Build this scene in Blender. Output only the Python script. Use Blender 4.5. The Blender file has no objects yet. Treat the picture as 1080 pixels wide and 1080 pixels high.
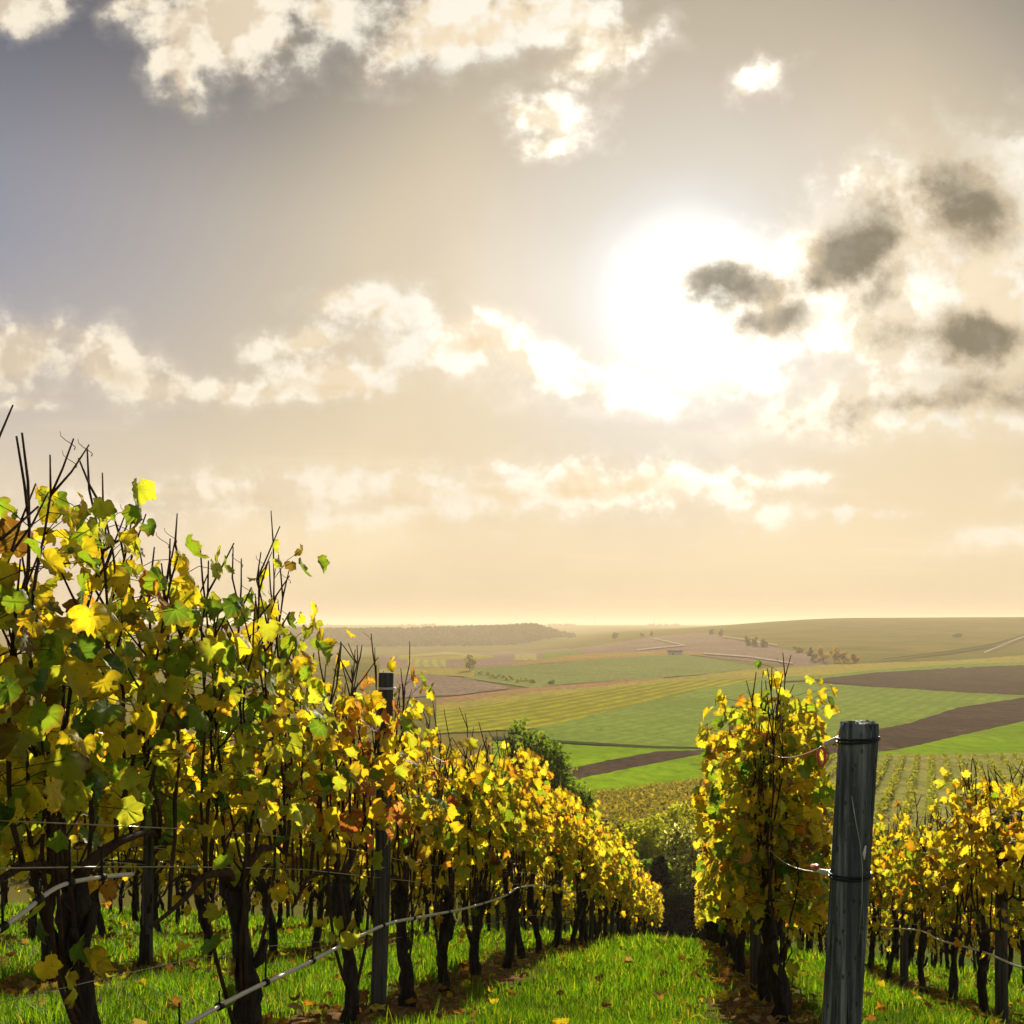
import bpy, math, random
import numpy as np
from mathutils import Vector, Matrix

random.seed(7)
rng = np.random.default_rng(7)
scene = bpy.context.scene
col = scene.collection
R = math.radians

# ------------------------------------------------------------------ camera
F = 1080.0                      # focal length in photo pixels
HZ = 662.0                      # horizon line of the photo
cam_d = bpy.data.cameras.new("camera")
cam = bpy.data.objects.new("camera", cam_d)
col.objects.link(cam)
cam.location = (0, 0, 0)
cam.rotation_euler = (R(90), 0, 0)
cam_d.sensor_width = 36.0
cam_d.lens = 36.0
cam_d.shift_y = (HZ - 540.0) / 1080.0
cam_d.clip_start = 0.05
cam_d.clip_end = 20000
scene.camera = cam

# ------------------------------------------------------------------ light
SUN_EL, SUN_AZ = R(17.8), R(9.6)
SUN = Vector((math.sin(SUN_AZ) * math.cos(SUN_EL), math.cos(SUN_AZ) * math.cos(SUN_EL), math.sin(SUN_EL)))
sun_d = bpy.data.lights.new("sun", 'SUN')
sun_d.energy = 5.0
sun_d.angle = R(0.6)
sun_d.color = (1.0, 0.89, 0.70)
sun = bpy.data.objects.new("sun", sun_d)
col.objects.link(sun)
sun.rotation_euler = SUN.to_track_quat('Z', 'Y').to_euler()

scene.view_settings.view_transform = 'Standard'
scene.view_settings.look = 'None'
scene.view_settings.exposure = 0.9
scene.view_settings.gamma = 1
scene.render.engine = 'CYCLES'
cy = scene.cycles
cy.use_denoising = True
cy.use_adaptive_sampling = True
cy.adaptive_threshold = 0.025
cy.max_bounces = 7
cy.diffuse_bounces = 6
cy.glossy_bounces = 1
cy.transmission_bounces = 4
cy.volume_bounces = 0
cy.sample_clamp_indirect = 6.0


# ------------------------------------------------------------------ node helper
class NT:
    def __init__(self, nt):
        self.nt = nt
        nt.nodes.clear()

    def new(self, typ, **kw):
        n = self.nt.nodes.new(typ)
        for k, v in kw.items():
            setattr(n, k, v)
        return n

    def put(self, sock, v):
        if isinstance(v, bpy.types.NodeSocket):
            self.nt.links.new(v, sock)
        elif v is not None:
            if sock.type == 'RGBA' and len(v) == 3:
                v = (*v, 1)
            sock.default_value = v

    def math(self, op, a, b=None, c=None, clamp=False):
        n = self.new('ShaderNodeMath', operation=op, use_clamp=clamp)
        for i, v in enumerate((a, b, c)):
            if v is not None:
                self.put(n.inputs[i], v)
        return n.outputs[0]

    def vmath(self, op, a, b=None, out=0):
        n = self.new('ShaderNodeVectorMath', operation=op)
        self.put(n.inputs[0], a)
        if b is not None:
            self.put(n.inputs[1], b)
        return n.outputs[out]

    def scale(self, a, s):
        n = self.new('ShaderNodeVectorMath', operation='SCALE')
        self.put(n.inputs[0], a)
        self.put(n.inputs['Scale'], s)
        return n.outputs[0]

    def mix(self, f, a, b, blend='MIX'):
        n = self.new('ShaderNodeMix', data_type='RGBA', blend_type=blend)
        self.put(n.inputs[0], f)
        self.put(n.inputs[6], a)
        self.put(n.inputs[7], b)
        return n.outputs[2]

    def sstep(self, v, lo, hi, a=0.0, b=1.0):
        n = self.new('ShaderNodeMapRange', interpolation_type='SMOOTHSTEP')
        self.put(n.inputs[0], v)
        for i, x in enumerate((lo, hi, a, b)):
            n.inputs[i + 1].default_value = x
        return n.outputs[0]

    def noise(self, vec, scale, detail=4, rough=0.5, out=0, dist=0.0):
        n = self.new('ShaderNodeTexNoise')
        self.put(n.inputs['Vector'], vec)
        n.inputs['Scale'].default_value = scale
        n.inputs['Detail'].default_value = detail
        n.inputs['Roughness'].default_value = rough
        n.inputs['Distortion'].default_value = dist
        return n.outputs[out]

    def ramp(self, f, stops, interp='LINEAR'):
        n = self.new('ShaderNodeValToRGB')
        self.put(n.inputs[0], f)
        r = n.color_ramp
        r.interpolation = interp
        while len(r.elements) < len(stops):
            r.elements.new(0.5)
        for e, (p, c) in zip(r.elements, stops):
            e.position = p
            e.color = (*c, 1)
        return n.outputs[0]

    def xyz(self, v):
        n = self.new('ShaderNodeSeparateXYZ')
        self.put(n.inputs[0], v)
        return n.outputs

    def comb(self, x, y, z):
        n = self.new('ShaderNodeCombineXYZ')
        for i, v in enumerate((x, y, z)):
            self.put(n.inputs[i], v)
        return n.outputs[0]

    def attr(self, name, out='Color'):
        n = self.new('ShaderNodeAttribute', attribute_name=name)
        return n.outputs[out]


def lin(r, g, b):
    f = lambda c: (c / 255) / 12.92 if c <= 10 else ((c / 255 + 0.055) / 1.055) ** 2.4
    return (f(r), f(g), f(b))


# ------------------------------------------------------------------ sky (world)
world = bpy.data.worlds.new("World")
scene.world = world
world.use_nodes = True
w = NT(world.node_tree)
gen = w.new('ShaderNodeTexCoord').outputs['Generated']
dirv = w.vmath('NORMALIZE', gen)
dx, dy, dz = w.xyz(dirv)
cosg = w.vmath('DOT_PRODUCT', dirv, tuple(SUN), out=1)
gam = w.math('MULTIPLY', w.math('ARCCOSINE', cosg), 57.2958)     # degrees from the sun
elev = w.math('MULTIPLY', w.math('ARCSINE', dz), 57.2958)
sky_n = w.new('ShaderNodeTexSky', sky_type='NISHITA')
sky_n.sun_disc = False
sky_n.sun_elevation = SUN_EL
sky_n.sun_rotation = SUN_AZ
sky_n.air_density = 1.0
sky_n.dust_density = 1.0
nish = w.vmath('MINIMUM', w.scale(sky_n.outputs[0], 0.05), (.5, .45, .38))
# thin high veil of cloud lit by the sun behind it, plus added fill opposite
E0 = 2 ** -0.9
def lc(r, g, b, m=1.0):
    c = lin(r, g, b)
    return tuple(x * m * E0 for x in c)
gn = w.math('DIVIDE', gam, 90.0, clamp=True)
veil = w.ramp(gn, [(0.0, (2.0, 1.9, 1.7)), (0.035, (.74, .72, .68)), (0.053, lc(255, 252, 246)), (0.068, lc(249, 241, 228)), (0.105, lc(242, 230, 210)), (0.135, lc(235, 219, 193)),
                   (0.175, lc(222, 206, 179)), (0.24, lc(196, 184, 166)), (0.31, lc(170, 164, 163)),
                   (0.40, lc(140, 144, 162)), (0.52, lc(122, 130, 156)), (0.75, lc(180, 184, 192)), (1.0, lc(228, 226, 224))])  # last stops: unseen sky behind the camera, brightened to lift shadows
lowf = w.sstep(elev, 0.5, 21.0, 1.0, 0.0)
side = w.sstep(gam, 18.0, 50.0, 0.0, 1.0)
lowcol = w.mix(side, lc(255, 230, 184), lc(243, 222, 192))
lowf = w.math('MULTIPLY', lowf, w.sstep(gam, 6.0, 17.0, 0.1, 0.93))
lowf = w.math('MULTIPLY', lowf, w.sstep(gam, 50.0, 120.0, 1.0, 0.35))
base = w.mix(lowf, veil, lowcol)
mott = w.noise(dirv, 5.0, 3, 0.5)
base = w.mix(w.sstep(mott, .35, .7, 0.0, .18), base, lc(176, 166, 158))
base = w.mix(0.08, base, nish)
hi = w.sstep(elev, 17.0, 34.0, 1.0, .66)
hi2 = w.math('MULTIPLY', w.sstep(elev, 20.0, 32.0), w.sstep(gam, 13.0, 25.0))
base = w.scale(base, w.sstep(elev, -.5, 5.0, .66, 1.0))
base = w.mix(1.0, w.scale(base, hi), w.mix(hi2, (1, 1, 1), (.45, .50, .585)), 'MULTIPLY')
# position on the plane one unit ahead (a direction, so it is the same from any viewpoint)
yc = w.math('MAXIMUM', dy, 0.08)
px = w.math('DIVIDE', dx, yc)
pz = w.math('DIVIDE', dz, yc)
P0 = w.comb(px, pz, 0.0)
wn = w.noise(P0, 9.0, 6, 0.6, out=1)
wv = w.vmath('SUBTRACT', wn, (0.5, 0.5, 0.5))
wv = w.vmath('MULTIPLY', wv, (0.11, 0.075, 0.0))
P = w.vmath('ADD', P0, wv)


def blobs(lst):
    acc = None
    for (u, v, rx, ry, rot, amp) in lst:
        m = w.new('ShaderNodeMapping', vector_type='TEXTURE')
        w.put(m.inputs['Vector'], P)
        m.inputs['Location'].default_value = ((u - 540) / F, (HZ - v) / F, 0)
        m.inputs['Rotation'].default_value = (0, 0, R(-rot))
        m.inputs['Scale'].default_value = (rx / F, ry / F, 1)
        ln = w.vmath('LENGTH', m.outputs[0], out=1)
        d = w.math('MULTIPLY_ADD', ln, -amp, amp)
        acc = d if acc is None else w.math('SMOOTH_MAX', acc, d, 0.25)
    return acc


white = [(12, 6, 50, 30, 20, 1), (232, 22, 95, 62, 0, 1.1), (185, 75, 30, 30, 30, .8), (330, 14, 60, 26, 0, .7), (150, 6, 50, 20, 0, .7),
         (480, 28, 110, 44, -8, 1.1), (590, 22, 80, 34, 0, 1), (635, 52, 50, 24, -15, .7), (420, 56, 45, 22, 0, .8),
         (583, 126, 52, 30, 8, 1), (566, 160, 28, 14, 0, .7), (796, 82, 36, 21, -14, 1),
         (14, 366, 62, 42, 8, 1.1), (110, 380, 62, 30, 10, 1), (160, 398, 52, 24, 5, .9), (25, 428, 36, 8, 0, .8),
         (262, 406, 80, 17, 3, 1), (350, 394, 90, 22, -6, 1), (312, 362, 56, 17, -8, .8), (405, 320, 78, 21, 8, .9),
         (446, 312, 28, 22, 0, .8), (485, 366, 70, 36, -5, 1.05), (556, 380, 66, 24, 0, 1),
         (700, 398, 130, 26, -4, .9), (995, 262, 125, 95, 0, 1.3), (1065, 205, 90, 70, 0, 1), (870, 285, 90, 62, -20, 1.1),
         (790, 318, 90, 52, 10, 1.0), (1010, 345, 130, 60, -8, 1.2), (920, 350, 110, 36, -12, .9), (1085, 330, 90, 50, 0, 1),
         (960, 432, 160, 28, -7, 1.1), (1070, 412, 90, 36, -5, 1.1), (1060, 160, 50, 18, -30, .6),
         (1062, 572, 52, 12, 0, .7), (924, 545, 40, 6, 0, .7), (1082, 526, 22, 16, 0, .8),
         (130, 530, 100, 22, -3, .8), (255, 528, 130, 27, 2, .9), (400, 530, 120, 30, -2, .95), (520, 525, 90, 27, 0, .9),
         (640, 514, 125, 32, 2, 1.1), (785, 506, 70, 15, 4, .85), (795, 540, 48, 14, 6, .75), (860, 508, 22, 11, 0, .7),
         (530, 493, 36, 9, 0, .7)]
dark = [(782, 305, 66, 32, 8, 1), (812, 340, 62, 26, -6, .95), (890, 262, 92, 52, -26, 1.15), (858, 295, 50, 30, -10, .9),
        (1022, 212, 62, 66, 0, .9), (1008, 354, 88, 34, -4, 1), (980, 426, 160, 18, -9, .5), (1068, 402, 90, 26, -5, .52), (930, 300, 60, 22, -30, .5)]
warm = [(640, 516, 92, 22, 0, 1), (400, 535, 80, 14, 0, .8), (260, 533, 90, 12, 0, .7), (525, 528, 50, 14, 0, .7),
        (120, 395, 60, 14, 8, .7), (20, 385, 50, 22, 0, .7), (500, 372, 42, 16, 0, .6), (330, 405, 90, 8, -3, .5)
        ]
fb = w.math('SUBTRACT', w.noise(P0, 22.0, 9, 0.57), 0.5)
fb2 = w.math('SUBTRACT', w.noise(P0, 75.0, 6, 0.6), 0.5)
fsum = w.math('ADD', w.math('MULTIPLY', fb, 2.5), w.math('MULTIPLY', fb2, 0.35))
DW = w.math('ADD', blobs(white), w.math('ADD', fsum, 0.13))
DK = w.math('ADD', blobs(dark), w.math('MULTIPLY', fsum, .8))
DM = w.math('ADD', blobs(warm), w.math('MULTIPLY', fsum, .8))
front = w.sstep(dy, 0.1, 0.3)
aW = w.math('MULTIPLY', w.math('ADD', w.sstep(DW, -.02, 0.62, 0.0, .76), w.sstep(DW, -.55, .35, 0.0, .22)), w.math('MULTIPLY', front, w.sstep(elev, 3.0, 13.0, .7, 1.0)))
aK = w.math('MULTIPLY', w.sstep(DK, -0.3, 0.75, 0.0, .9), front)
aM = w.math('MULTIPLY', w.sstep(DM, -.1, 0.8, 0.0, .68), front)
gl = w.math('DIVIDE', gam, 60.0, clamp=True)
cl_lit = w.ramp(gl, [(0, (1.8, 1.7, 1.5)), (.12, (.9, .83, .7)), (.24, lc(255, 249, 234)), (.45, lc(255, 243, 220)), (.75, lc(248, 234, 212)), (1, lc(228, 214, 196))])
cl_body = w.ramp(gl, [(0, (.9, .85, .75)), (.14, lc(255, 240, 212)), (.28, lc(246, 226, 194)), (.5, lc(219, 202, 178)), (1, lc(186, 178, 170))])
toSun = w.vmath('NORMALIZE', w.vmath('SUBTRACT', (SUN.x / SUN.y, SUN.z / SUN.y, 0.0), P0))
fbs = w.math('SUBTRACT', w.noise(w.vmath('ADD', P0, w.scale(toSun, .011)), 22.0, 9, 0.57), 0.5)
big0 = w.noise(P0, 11.0, 4, 0.55)
big1 = w.noise(w.vmath('ADD', P0, w.scale(toSun, .028)), 11.0, 4, 0.55)
relief = w.math('ADD', w.math('MULTIPLY', w.math('SUBTRACT', fb, fbs), 1.6), w.math('MULTIPLY', w.math('SUBTRACT', big0, big1), 2.4))
wshade = w.math('SUBTRACT', w.math('MULTIPLY', DW, .34), w.math('MULTIPLY', relief, 1.5))
ccol = w.mix(w.sstep(wshade, -.08, .62), cl_lit, cl_body)
sky = w.mix(aW, base, ccol)
sky = w.mix(aM, sky, w.ramp(gl, [(0, (.7, .66, .55)), (.2, lc(240, 210, 164)), (.5, lc(222, 202, 172)), (1, lc(190, 178, 164))]))
sky = w.mix(aK, sky, w.mix(w.sstep(w.math('SUBTRACT', DK, relief), -.05, .8), lc(198, 176, 140), lc(118, 110, 90)))
# faint long stratus bands near the horizon
P3 = w.vmath('MULTIPLY', P0, (2.2, 26.0, 1.0))
st = w.noise(P3, 1.6, 6, 0.6)
stm = w.math('MULTIPLY', w.sstep(st, .5, .75, 0.0, .35), w.math('MULTIPLY', w.sstep(elev, 0.5, 3.0), w.sstep(elev, 5.0, 14.0, 1.0, 0.0)))
sky = w.mix(stm, sky, lc(255, 236, 200))
# below the horizon: dull earth
sky = w.mix(w.sstep(elev, -3.0, -0.5, 1.0, 0.0), sky, (.07, .065, .04))
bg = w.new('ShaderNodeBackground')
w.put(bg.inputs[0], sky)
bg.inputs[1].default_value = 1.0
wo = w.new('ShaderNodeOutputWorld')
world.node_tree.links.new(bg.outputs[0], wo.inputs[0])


# ------------------------------------------------------------------ mesh helpers
def tag(o, label=None, cat=None, group=None, kind=None):
    if label: o['label'] = label
    if cat: o['category'] = cat
    if group: o['group'] = group
    if kind: o['kind'] = kind
    return o


def link(o, parent=None):
    col.objects.link(o)
    if parent is not None:
        o.parent = parent
    return o


def empty(name, loc, rz=0.0):
    o = bpy.data.objects.new(name, None)
    o.empty_display_size = .1
    o.location = loc
    o.rotation_euler = (0, 0, rz)
    return link(o)


def raw_mesh(name, V, faces_list, mat=None, smooth=False):
    """V (n,3); faces_list: list of int arrays, each (m,k)."""
    me = bpy.data.meshes.new(name)
    V = np.asarray(V, dtype=np.float32)
    me.vertices.add(len(V))
    me.vertices.foreach_set('co', V.ravel())
    loops = np.concatenate([f.ravel() for f in faces_list]).astype(np.int32)
    sizes = np.concatenate([np.full(len(f), f.shape[1]) for f in faces_list]).astype(np.int32)
    starts = np.concatenate([[0], np.cumsum(sizes)[:-1]]).astype(np.int32)
    me.loops.add(len(loops))
    me.loops.foreach_set('vertex_index', loops)
    me.polygons.add(len(sizes))
    me.polygons.foreach_set('loop_start', starts)
    me.polygons.foreach_set('loop_total', sizes)
    me.polygons.foreach_set('use_smooth', np.full(len(sizes), bool(smooth)))
    me.update(calc_edges=True)
    me.validate()
    if mat: me.materials.append(mat)
    return me


def pt_attr(me, name, data, typ='FLOAT'):
    a = me.attributes.new(name, typ, 'POINT')
    data = np.asarray(data, dtype=np.float32)
    a.data.foreach_set({'FLOAT_COLOR': 'color', 'FLOAT_VECTOR': 'vector'}.get(typ, 'value'), data.ravel())


def obj(name, me, parent=None, loc=None):
    o = bpy.data.objects.new(name, me)
    if loc is not None: o.location = loc
    return link(o, parent)


class MB:
    """collects shapes for ONE mesh"""
    def __init__(self):
        self.v, self.f = [], []

    def add(self, V, Fc):
        b = len(self.v)
        self.v.extend([tuple(map(float, p)) for p in V])
        self.f.extend([tuple(int(i) + b for i in q) for q in Fc])

    def tube(self, pts, rad, sides=6, rough=0.0, cap=True, seed=0):
        pts = [Vector(p) for p in pts]
        n = len(pts)
        if not hasattr(rad, '__len__'): rad = [rad] * n
        V, Fc = [], []
        t0 = (pts[1] - pts[0]).normalized()
        up = Vector((0, 0, 1)) if abs(t0.z) < .9 else Vector((1, 0, 0))
        x = t0.cross(up).normalized()
        rr = random.Random(seed)
        for i, p in enumerate(pts):
            t = (pts[min(i + 1, n - 1)] - pts[max(i - 1, 0)]).normalized()
            x = (x - t * x.dot(t)).normalized()
            y = t.cross(x)
            for k in range(sides):
                a = 2 * math.pi * k / sides
                r = rad[i] * (1 + rough * (rr.random() - .5) * 2)
                V.append(p + (x * math.cos(a) + y * math.sin(a)) * r)
        for i in range(n - 1):
            for k in range(sides):
                k2 = (k + 1) % sides
                Fc.append((i * sides + k, i * sides + k2, (i + 1) * sides + k2, (i + 1) * sides + k))
        if cap:
            Fc.append(tuple(range(sides))[::-1])
            Fc.append(tuple((n - 1) * sides + k for k in range(sides)))
        self.add(V, Fc)

    def box(self, lo, hi):
        x0, y0, z0 = lo; x1, y1, z1 = hi
        V = [(x0, y0, z0), (x1, y0, z0), (x1, y1, z0), (x0, y1, z0), (x0, y0, z1), (x1, y0, z1), (x1, y1, z1), (x0, y1, z1)]
        self.add(V, [(0, 3, 2, 1), (4, 5, 6, 7), (0, 1, 5, 4), (1, 2, 6, 5), (2, 3, 7, 6), (3, 0, 4, 7)])

    def mesh(self, name, mat, smooth=True):
        me = bpy.data.meshes.new(name)
        me.from_pydata(self.v, [], self.f)
        me.update()
        if mat: me.materials.append(mat)
        if smooth:
            me.polygons.foreach_set('use_smooth', [True] * len(me.polygons))
        return me


# ------------------------------------------------------------------ terrain
PHI = math.atan(191 / 1080)              # direction of the vine rows
CP, SP = math.cos(PHI), math.sin(PHI)
ROWS = [-7.75, -5.71, -3.67, -1.63, 0.44, 2.15, 4.25, 6.3]


def st_of(X, Y): return X * SP + Y * CP, X * CP - Y * SP
def xy_of(s, t): return s * SP + t * CP, s * CP - t * SP


def sm(x, a, b):
    x = np.clip((x - a) / (b - a), 0, 1)
    return x * x * (3 - 2 * x)


_ty = np.log(np.array([20, 34, 48, 70, 95, 140, 190, 280, 400, 650, 1000, 1600, 2500, 4200, 7500.]))
_tz = np.array([-9., -11.6, -14.3, -16.6, -18.6, -22., -24.4, -26.6, -27.2, -25, -19.5, -9.5, -5.0, 9.0, 20.0])
_m = np.gradient(_tz, _ty)


def far_profile(Y):
    y = np.log(np.clip(Y, 20.1, 7499))
    i = np.clip(np.searchsorted(_ty, y) - 1, 0, len(_ty) - 2)
    h = _ty[i + 1] - _ty[i]
    t = (y - _ty[i]) / h
    return ((2 * t**3 - 3 * t**2 + 1) * _tz[i] + (t**3 - 2 * t**2 + t) * h * _m[i]
            + (-2 * t**3 + 3 * t**2) * _tz[i + 1] + (t**3 - t**2) * h * _m[i + 1])


def T(X, Y):
    X = np.asarray(X, dtype=float); Y = np.asarray(Y, dtype=float)
    s, t = st_of(X, Y)
    sc = np.clip(s, 0, 20)
    near = -.78 - .235 * s - .001625 * sc**2 - .065 * np.clip(s - 20, 0, None)
    near = near - .08 * np.clip(t - .8, 0, 6) + .03 * np.sin(s * .9 + t) * np.clip(s / 6, 0, 1)
    far = far_profile(Y)
    # hill on the right
    yy = np.clip(Y, 1, None)
    a = X / yy
    B = sm(a, .07, .34) * sm(Y, 480, 1650) * (1 - sm(Y, 1750, 3200))
    far = far + 25.5 * B
    far = far + 1.1 * np.sin(X / 130 + 1.0) * sm(Y, 350, 800) * (1 - .6 * sm(Y, 1200, 2000)) * (1 - sm(Y, 2000, 2600))
    # left-hand lowland and wooded ridge
    far = far - 23.0 * (1 - sm(a, -.02, .13)) * sm(Y, 650, 1500) * (1 - sm(Y, 2400, 4000))
    far = far + 31.0 * np.exp(-((Y - 1950) / 190)**2) * (1 - sm(a, .012, .066)) * (.90 + .10 * np.sin(X / 120. + .9))
    k = sm(Y, 44, 66)
    return near * (1 - k) + far * k


def hit(u, v, y0=20., y1=6800.):
    """where the line of sight through photo pixel (u, v) meets the terrain"""
    u = np.asarray(u, float); v = np.asarray(v, float)
    a = (u - 540) / F; c = (HZ - v) / F
    ys = np.geomspace(y0, y1, 1800)
    best = np.full(u.shape, y1)
    done = np.zeros(u.shape, bool)
    for j, yv in enumerate(ys):
        below = (c * yv <= T(a * yv, yv)) & ~done
        if below.any():
            lo = np.full(u.shape, ys[max(j - 1, 0)]); hi = np.full(u.shape, yv)
            for _ in range(14):
                mid = (lo + hi) / 2
                bl = c * mid <= T(a * mid, mid)
                hi = np.where(bl, mid, hi); lo = np.where(bl, lo, mid)
            best = np.where(below, hi, best)
            done |= below
            if done.all(): break
    return a * best, best


def hit1(u, v, y0=46.):
    x, y = hit(np.array([u]), np.array([v]), y0)
    return float(x[0]), float(y[0])


def Tz(x, y): return float(T(np.array([x]), np.array([y]))[0])


# ------------------------------------------------------------------ materials
def principled(name, rough=.8):
    m = bpy.data.materials.new(name)
    m.use_nodes = True
    n = NT(m.node_tree)
    b = n.new('ShaderNodeBsdfPrincipled')
    b.inputs['Roughness'].default_value = rough
    b.inputs['Specular IOR Level'].default_value = .25
    o = n.new('ShaderNodeOutputMaterial')
    m.node_tree.links.new(b.outputs[0], o.inputs[0])
    return m, n, b


def bump(n, b, h, strength=.5, dist=.02):
    bm = n.new('ShaderNodeBump')
    bm.inputs['Strength'].default_value = strength
    bm.inputs['Distance'].default_value = dist
    n.put(bm.inputs['Height'], h)
    n.nt.links.new(bm.outputs[0], b.inputs['Normal'])


def mat_field(name, c1, c2, scale=.05, stripe=None, c3=None, fine=1.2, bumpd=.3):
    """crop or soil; stripe = (dirx, diry, spacing, softness) draws sown lines of colour c3"""
    m, n, b = principled(name, 1.0)
    b.inputs['Specular IOR Level'].default_value = 0
    pos = n.new('ShaderNodeNewGeometry').outputs['Position']
    f = n.sstep(n.noise(pos, scale, 5, .6), .35, .65)
    c = n.mix(f, c1, c2)
    dots = n.sstep(n.noise(n.vmath('MULTIPLY', pos, (1, .4, 1)), .32, 2, .5), .66, .74, 0, .6)
    c = n.mix(dots, c, tuple(x * .35 for x in c2))
    pt_ = n.sstep(n.noise(n.vmath('MULTIPLY', pos, (1, .5, 1)), scale * 2.6, 6, .7, dist=.6), .52, .72, 0, .5)
    c = n.mix(pt_, c, n.mix(.5, c, (.24, .19, .07)))
    f2 = n.noise(n.vmath('MULTIPLY', pos, (1, .45, 1)), fine * .35, 7, .75)
    c = n.mix(n.sstep(f2, .36, .66, 0, .75), c, tuple(x * .5 for x in c1))
    if stripe:
        ax, ay, sp, soft = stripe
        l = math.hypot(ax, ay)
        x, y, z = n.xyz(pos)
        q = n.math('ADD', n.math('MULTIPLY', x, -ay / l), n.math('MULTIPLY', y, ax / l))
        q = n.math('ADD', q, n.math('MULTIPLY', n.math('SUBTRACT', n.noise(pos, .03, 2), .5), sp * .8))
        sn = n.math('SINE', n.math('MULTIPLY', q, 2 * math.pi / sp))
        c = n.mix(n.math('MULTIPLY', n.sstep(sn, -.3, .6), soft), c, c3)
    n.put(b.inputs['Base Color'], c)
    bump(n, b, f2, .6, bumpd)
    return m


# ground: grass near, soil strips under the vine rows, autumn vineyards far off
def mat_ground():
    m, n, b = principled("ground", 1.0)
    b.inputs['Specular IOR Level'].default_value = 0
    pos = n.new('ShaderNodeNewGeometry').outputs['Position']
    x, y, z = n.xyz(pos)
    s = n.math('ADD', n.math('MULTIPLY', x, SP), n.math('MULTIPLY', y, CP))
    t = n.math('SUBTRACT', n.math('MULTIPLY', x, CP), n.math('MULTIPLY', y, SP))
    wob = n.math('MULTIPLY', n.math('SUBTRACT', n.noise(pos, 1.1, 4, .65), .5), .75)
    tt = n.math('ADD', t, wob)
    dmin = None
    for r in ROWS:
        d = n.math('ABSOLUTE', n.math('SUBTRACT', tt, r))
        dmin = d if dmin is None else n.math('MINIMUM', dmin, d)
    strip = n.math('MULTIPLY', n.sstep(dmin, .22, .42, 1, 0), n.sstep(s, 46, 48, 1, 0))
    g1 = n.noise(pos, 3.0, 6, .7)
    grass = n.mix(n.sstep(g1, .3, .7), (.035, .075, .012), (.10, .15, .022))
    sn = n.noise(pos, 14.0, 6, .7)
    soil = n.ramp(sn, [(.25, (.035, .022, .013)), (.5, (.17, .10, .05)), (.62, (.34, .19, .07)), (.8, (.12, .07, .04))])
    near = n.mix(strip, grass, soil)
    h1 = n.noise(pos, .006, 5, .6)
    farc = n.ramp(h1, [(.3, (.11, .11, .02)), (.45, (.23, .18, .035)), (.55, (.16, .155, .03)), (.7, (.25, .17, .04))])
    h2 = n.noise(n.vmath('MULTIPLY', pos, (.5, 1.2, 1)), .05, 5, .7)
    farc = n.mix(n.sstep(h2, .35, .7, 0, .6), farc, (.09, .085, .03))
    n.put(b.inputs['Base Color'], n.mix(n.sstep(y, 47, 62), near, farc))
    bump(n, b, n.math('ADD', g1, sn), .7, .06)
    return m


M = {}
M['ground'] = mat_ground()


def mat_leaf(name='vine_leaf', trans=.68, mottling=True, gloss=.03):
    m = bpy.data.materials.new(name)
    m.use_nodes = True
    n = NT(m.node_tree)
    c = n.attr('tint')
    if mottling:
        pos = n.new('ShaderNodeTexCoord').outputs['Object']
        rad = n.attr('rim', 'Fac')
        nz = n.noise(pos, 28.0, 4, .65)
        c = n.mix(n.sstep(nz, .45, .72, 0, .55), c, n.mix(1.0, c, (.55, .8, .55), 'MULTIPLY'))
        edge = n.math('MULTIPLY', n.sstep(rad, .55, 1.0), n.sstep(n.noise(pos, 14.0, 2), .46, .62))
        c = n.mix(n.math('MULTIPLY', edge, .75), c, (.20, .085, .02))
        lc_ = n.new('ShaderNodeAttribute', attribute_name='blade')
        bx, by, bz = n.xyz(lc_.outputs['Vector'])
        ax_ = n.math('ABSOLUTE', bx)
        vein = None
        for va in (0., 50., 108.):
            sa, ca = math.sin(R(va)), math.cos(R(va))
            dist_ = n.math('ABSOLUTE', n.math('SUBTRACT', n.math('MULTIPLY', ax_, ca), n.math('MULTIPLY', by, sa)))
            fw = n.math('ADD', n.math('MULTIPLY', ax_, sa), n.math('MULTIPLY', by, ca))
            q = n.math('MULTIPLY', n.sstep(dist_, .012, .045, 1, 0), n.sstep(fw, 0.0, .05))
            vein = q if vein is None else n.math('MAXIMUM', vein, q)
        near_v = None
        c = n.mix(n.math('MULTIPLY', vein, .5), c, n.mix(.5, c, (.30, .34, .07)))
        sp = n.sstep(n.noise(pos, 90.0, 2), .64, .72, 0, .75)
        c = n.mix(sp, c, (.13, .06, .015))
    d = n.new('ShaderNodeBsdfDiffuse'); n.put(d.inputs[0], n.mix(1.0, c, (.9, .92, .85), 'MULTIPLY'))
    tr = n.new('ShaderNodeBsdfTranslucent'); n.put(tr.inputs[0], n.mix(1.0, c, (1.34, 1.24, .46), 'MULTIPLY'))
    gl = n.new('ShaderNodeBsdfGlossy'); gl.inputs['Roughness'].default_value = .55
    gl.inputs[0].default_value = (.9, .9, .9, 1)
    mx = n.new('ShaderNodeMixShader'); mx.inputs[0].default_value = trans
    n.nt.links.new(d.outputs[0], mx.inputs[1]); n.nt.links.new(tr.outputs[0], mx.inputs[2])
    fr = n.new('ShaderNodeFresnel'); fr.inputs[0].default_value = 1.38
    m2 = n.new('ShaderNodeMixShader')
    n.put(m2.inputs[0], n.math('MULTIPLY', fr.outputs[0], gloss))
    n.nt.links.new(mx.outputs[0], m2.inputs[1]); n.nt.links.new(gl.outputs[0], m2.inputs[2])
    o = n.new('ShaderNodeOutputMaterial')
    n.nt.links.new(m2.outputs[0], o.inputs[0])
    return m


M['leaf'] = mat_leaf()
M['dry_leaf'] = mat_leaf('dry_leaf', .35, True, 0.0)
M['bush'] = mat_leaf('bush_leaf', .62, False, .02)
M['grass'] = mat_leaf('grass_blade', .55, False, .02)


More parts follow.
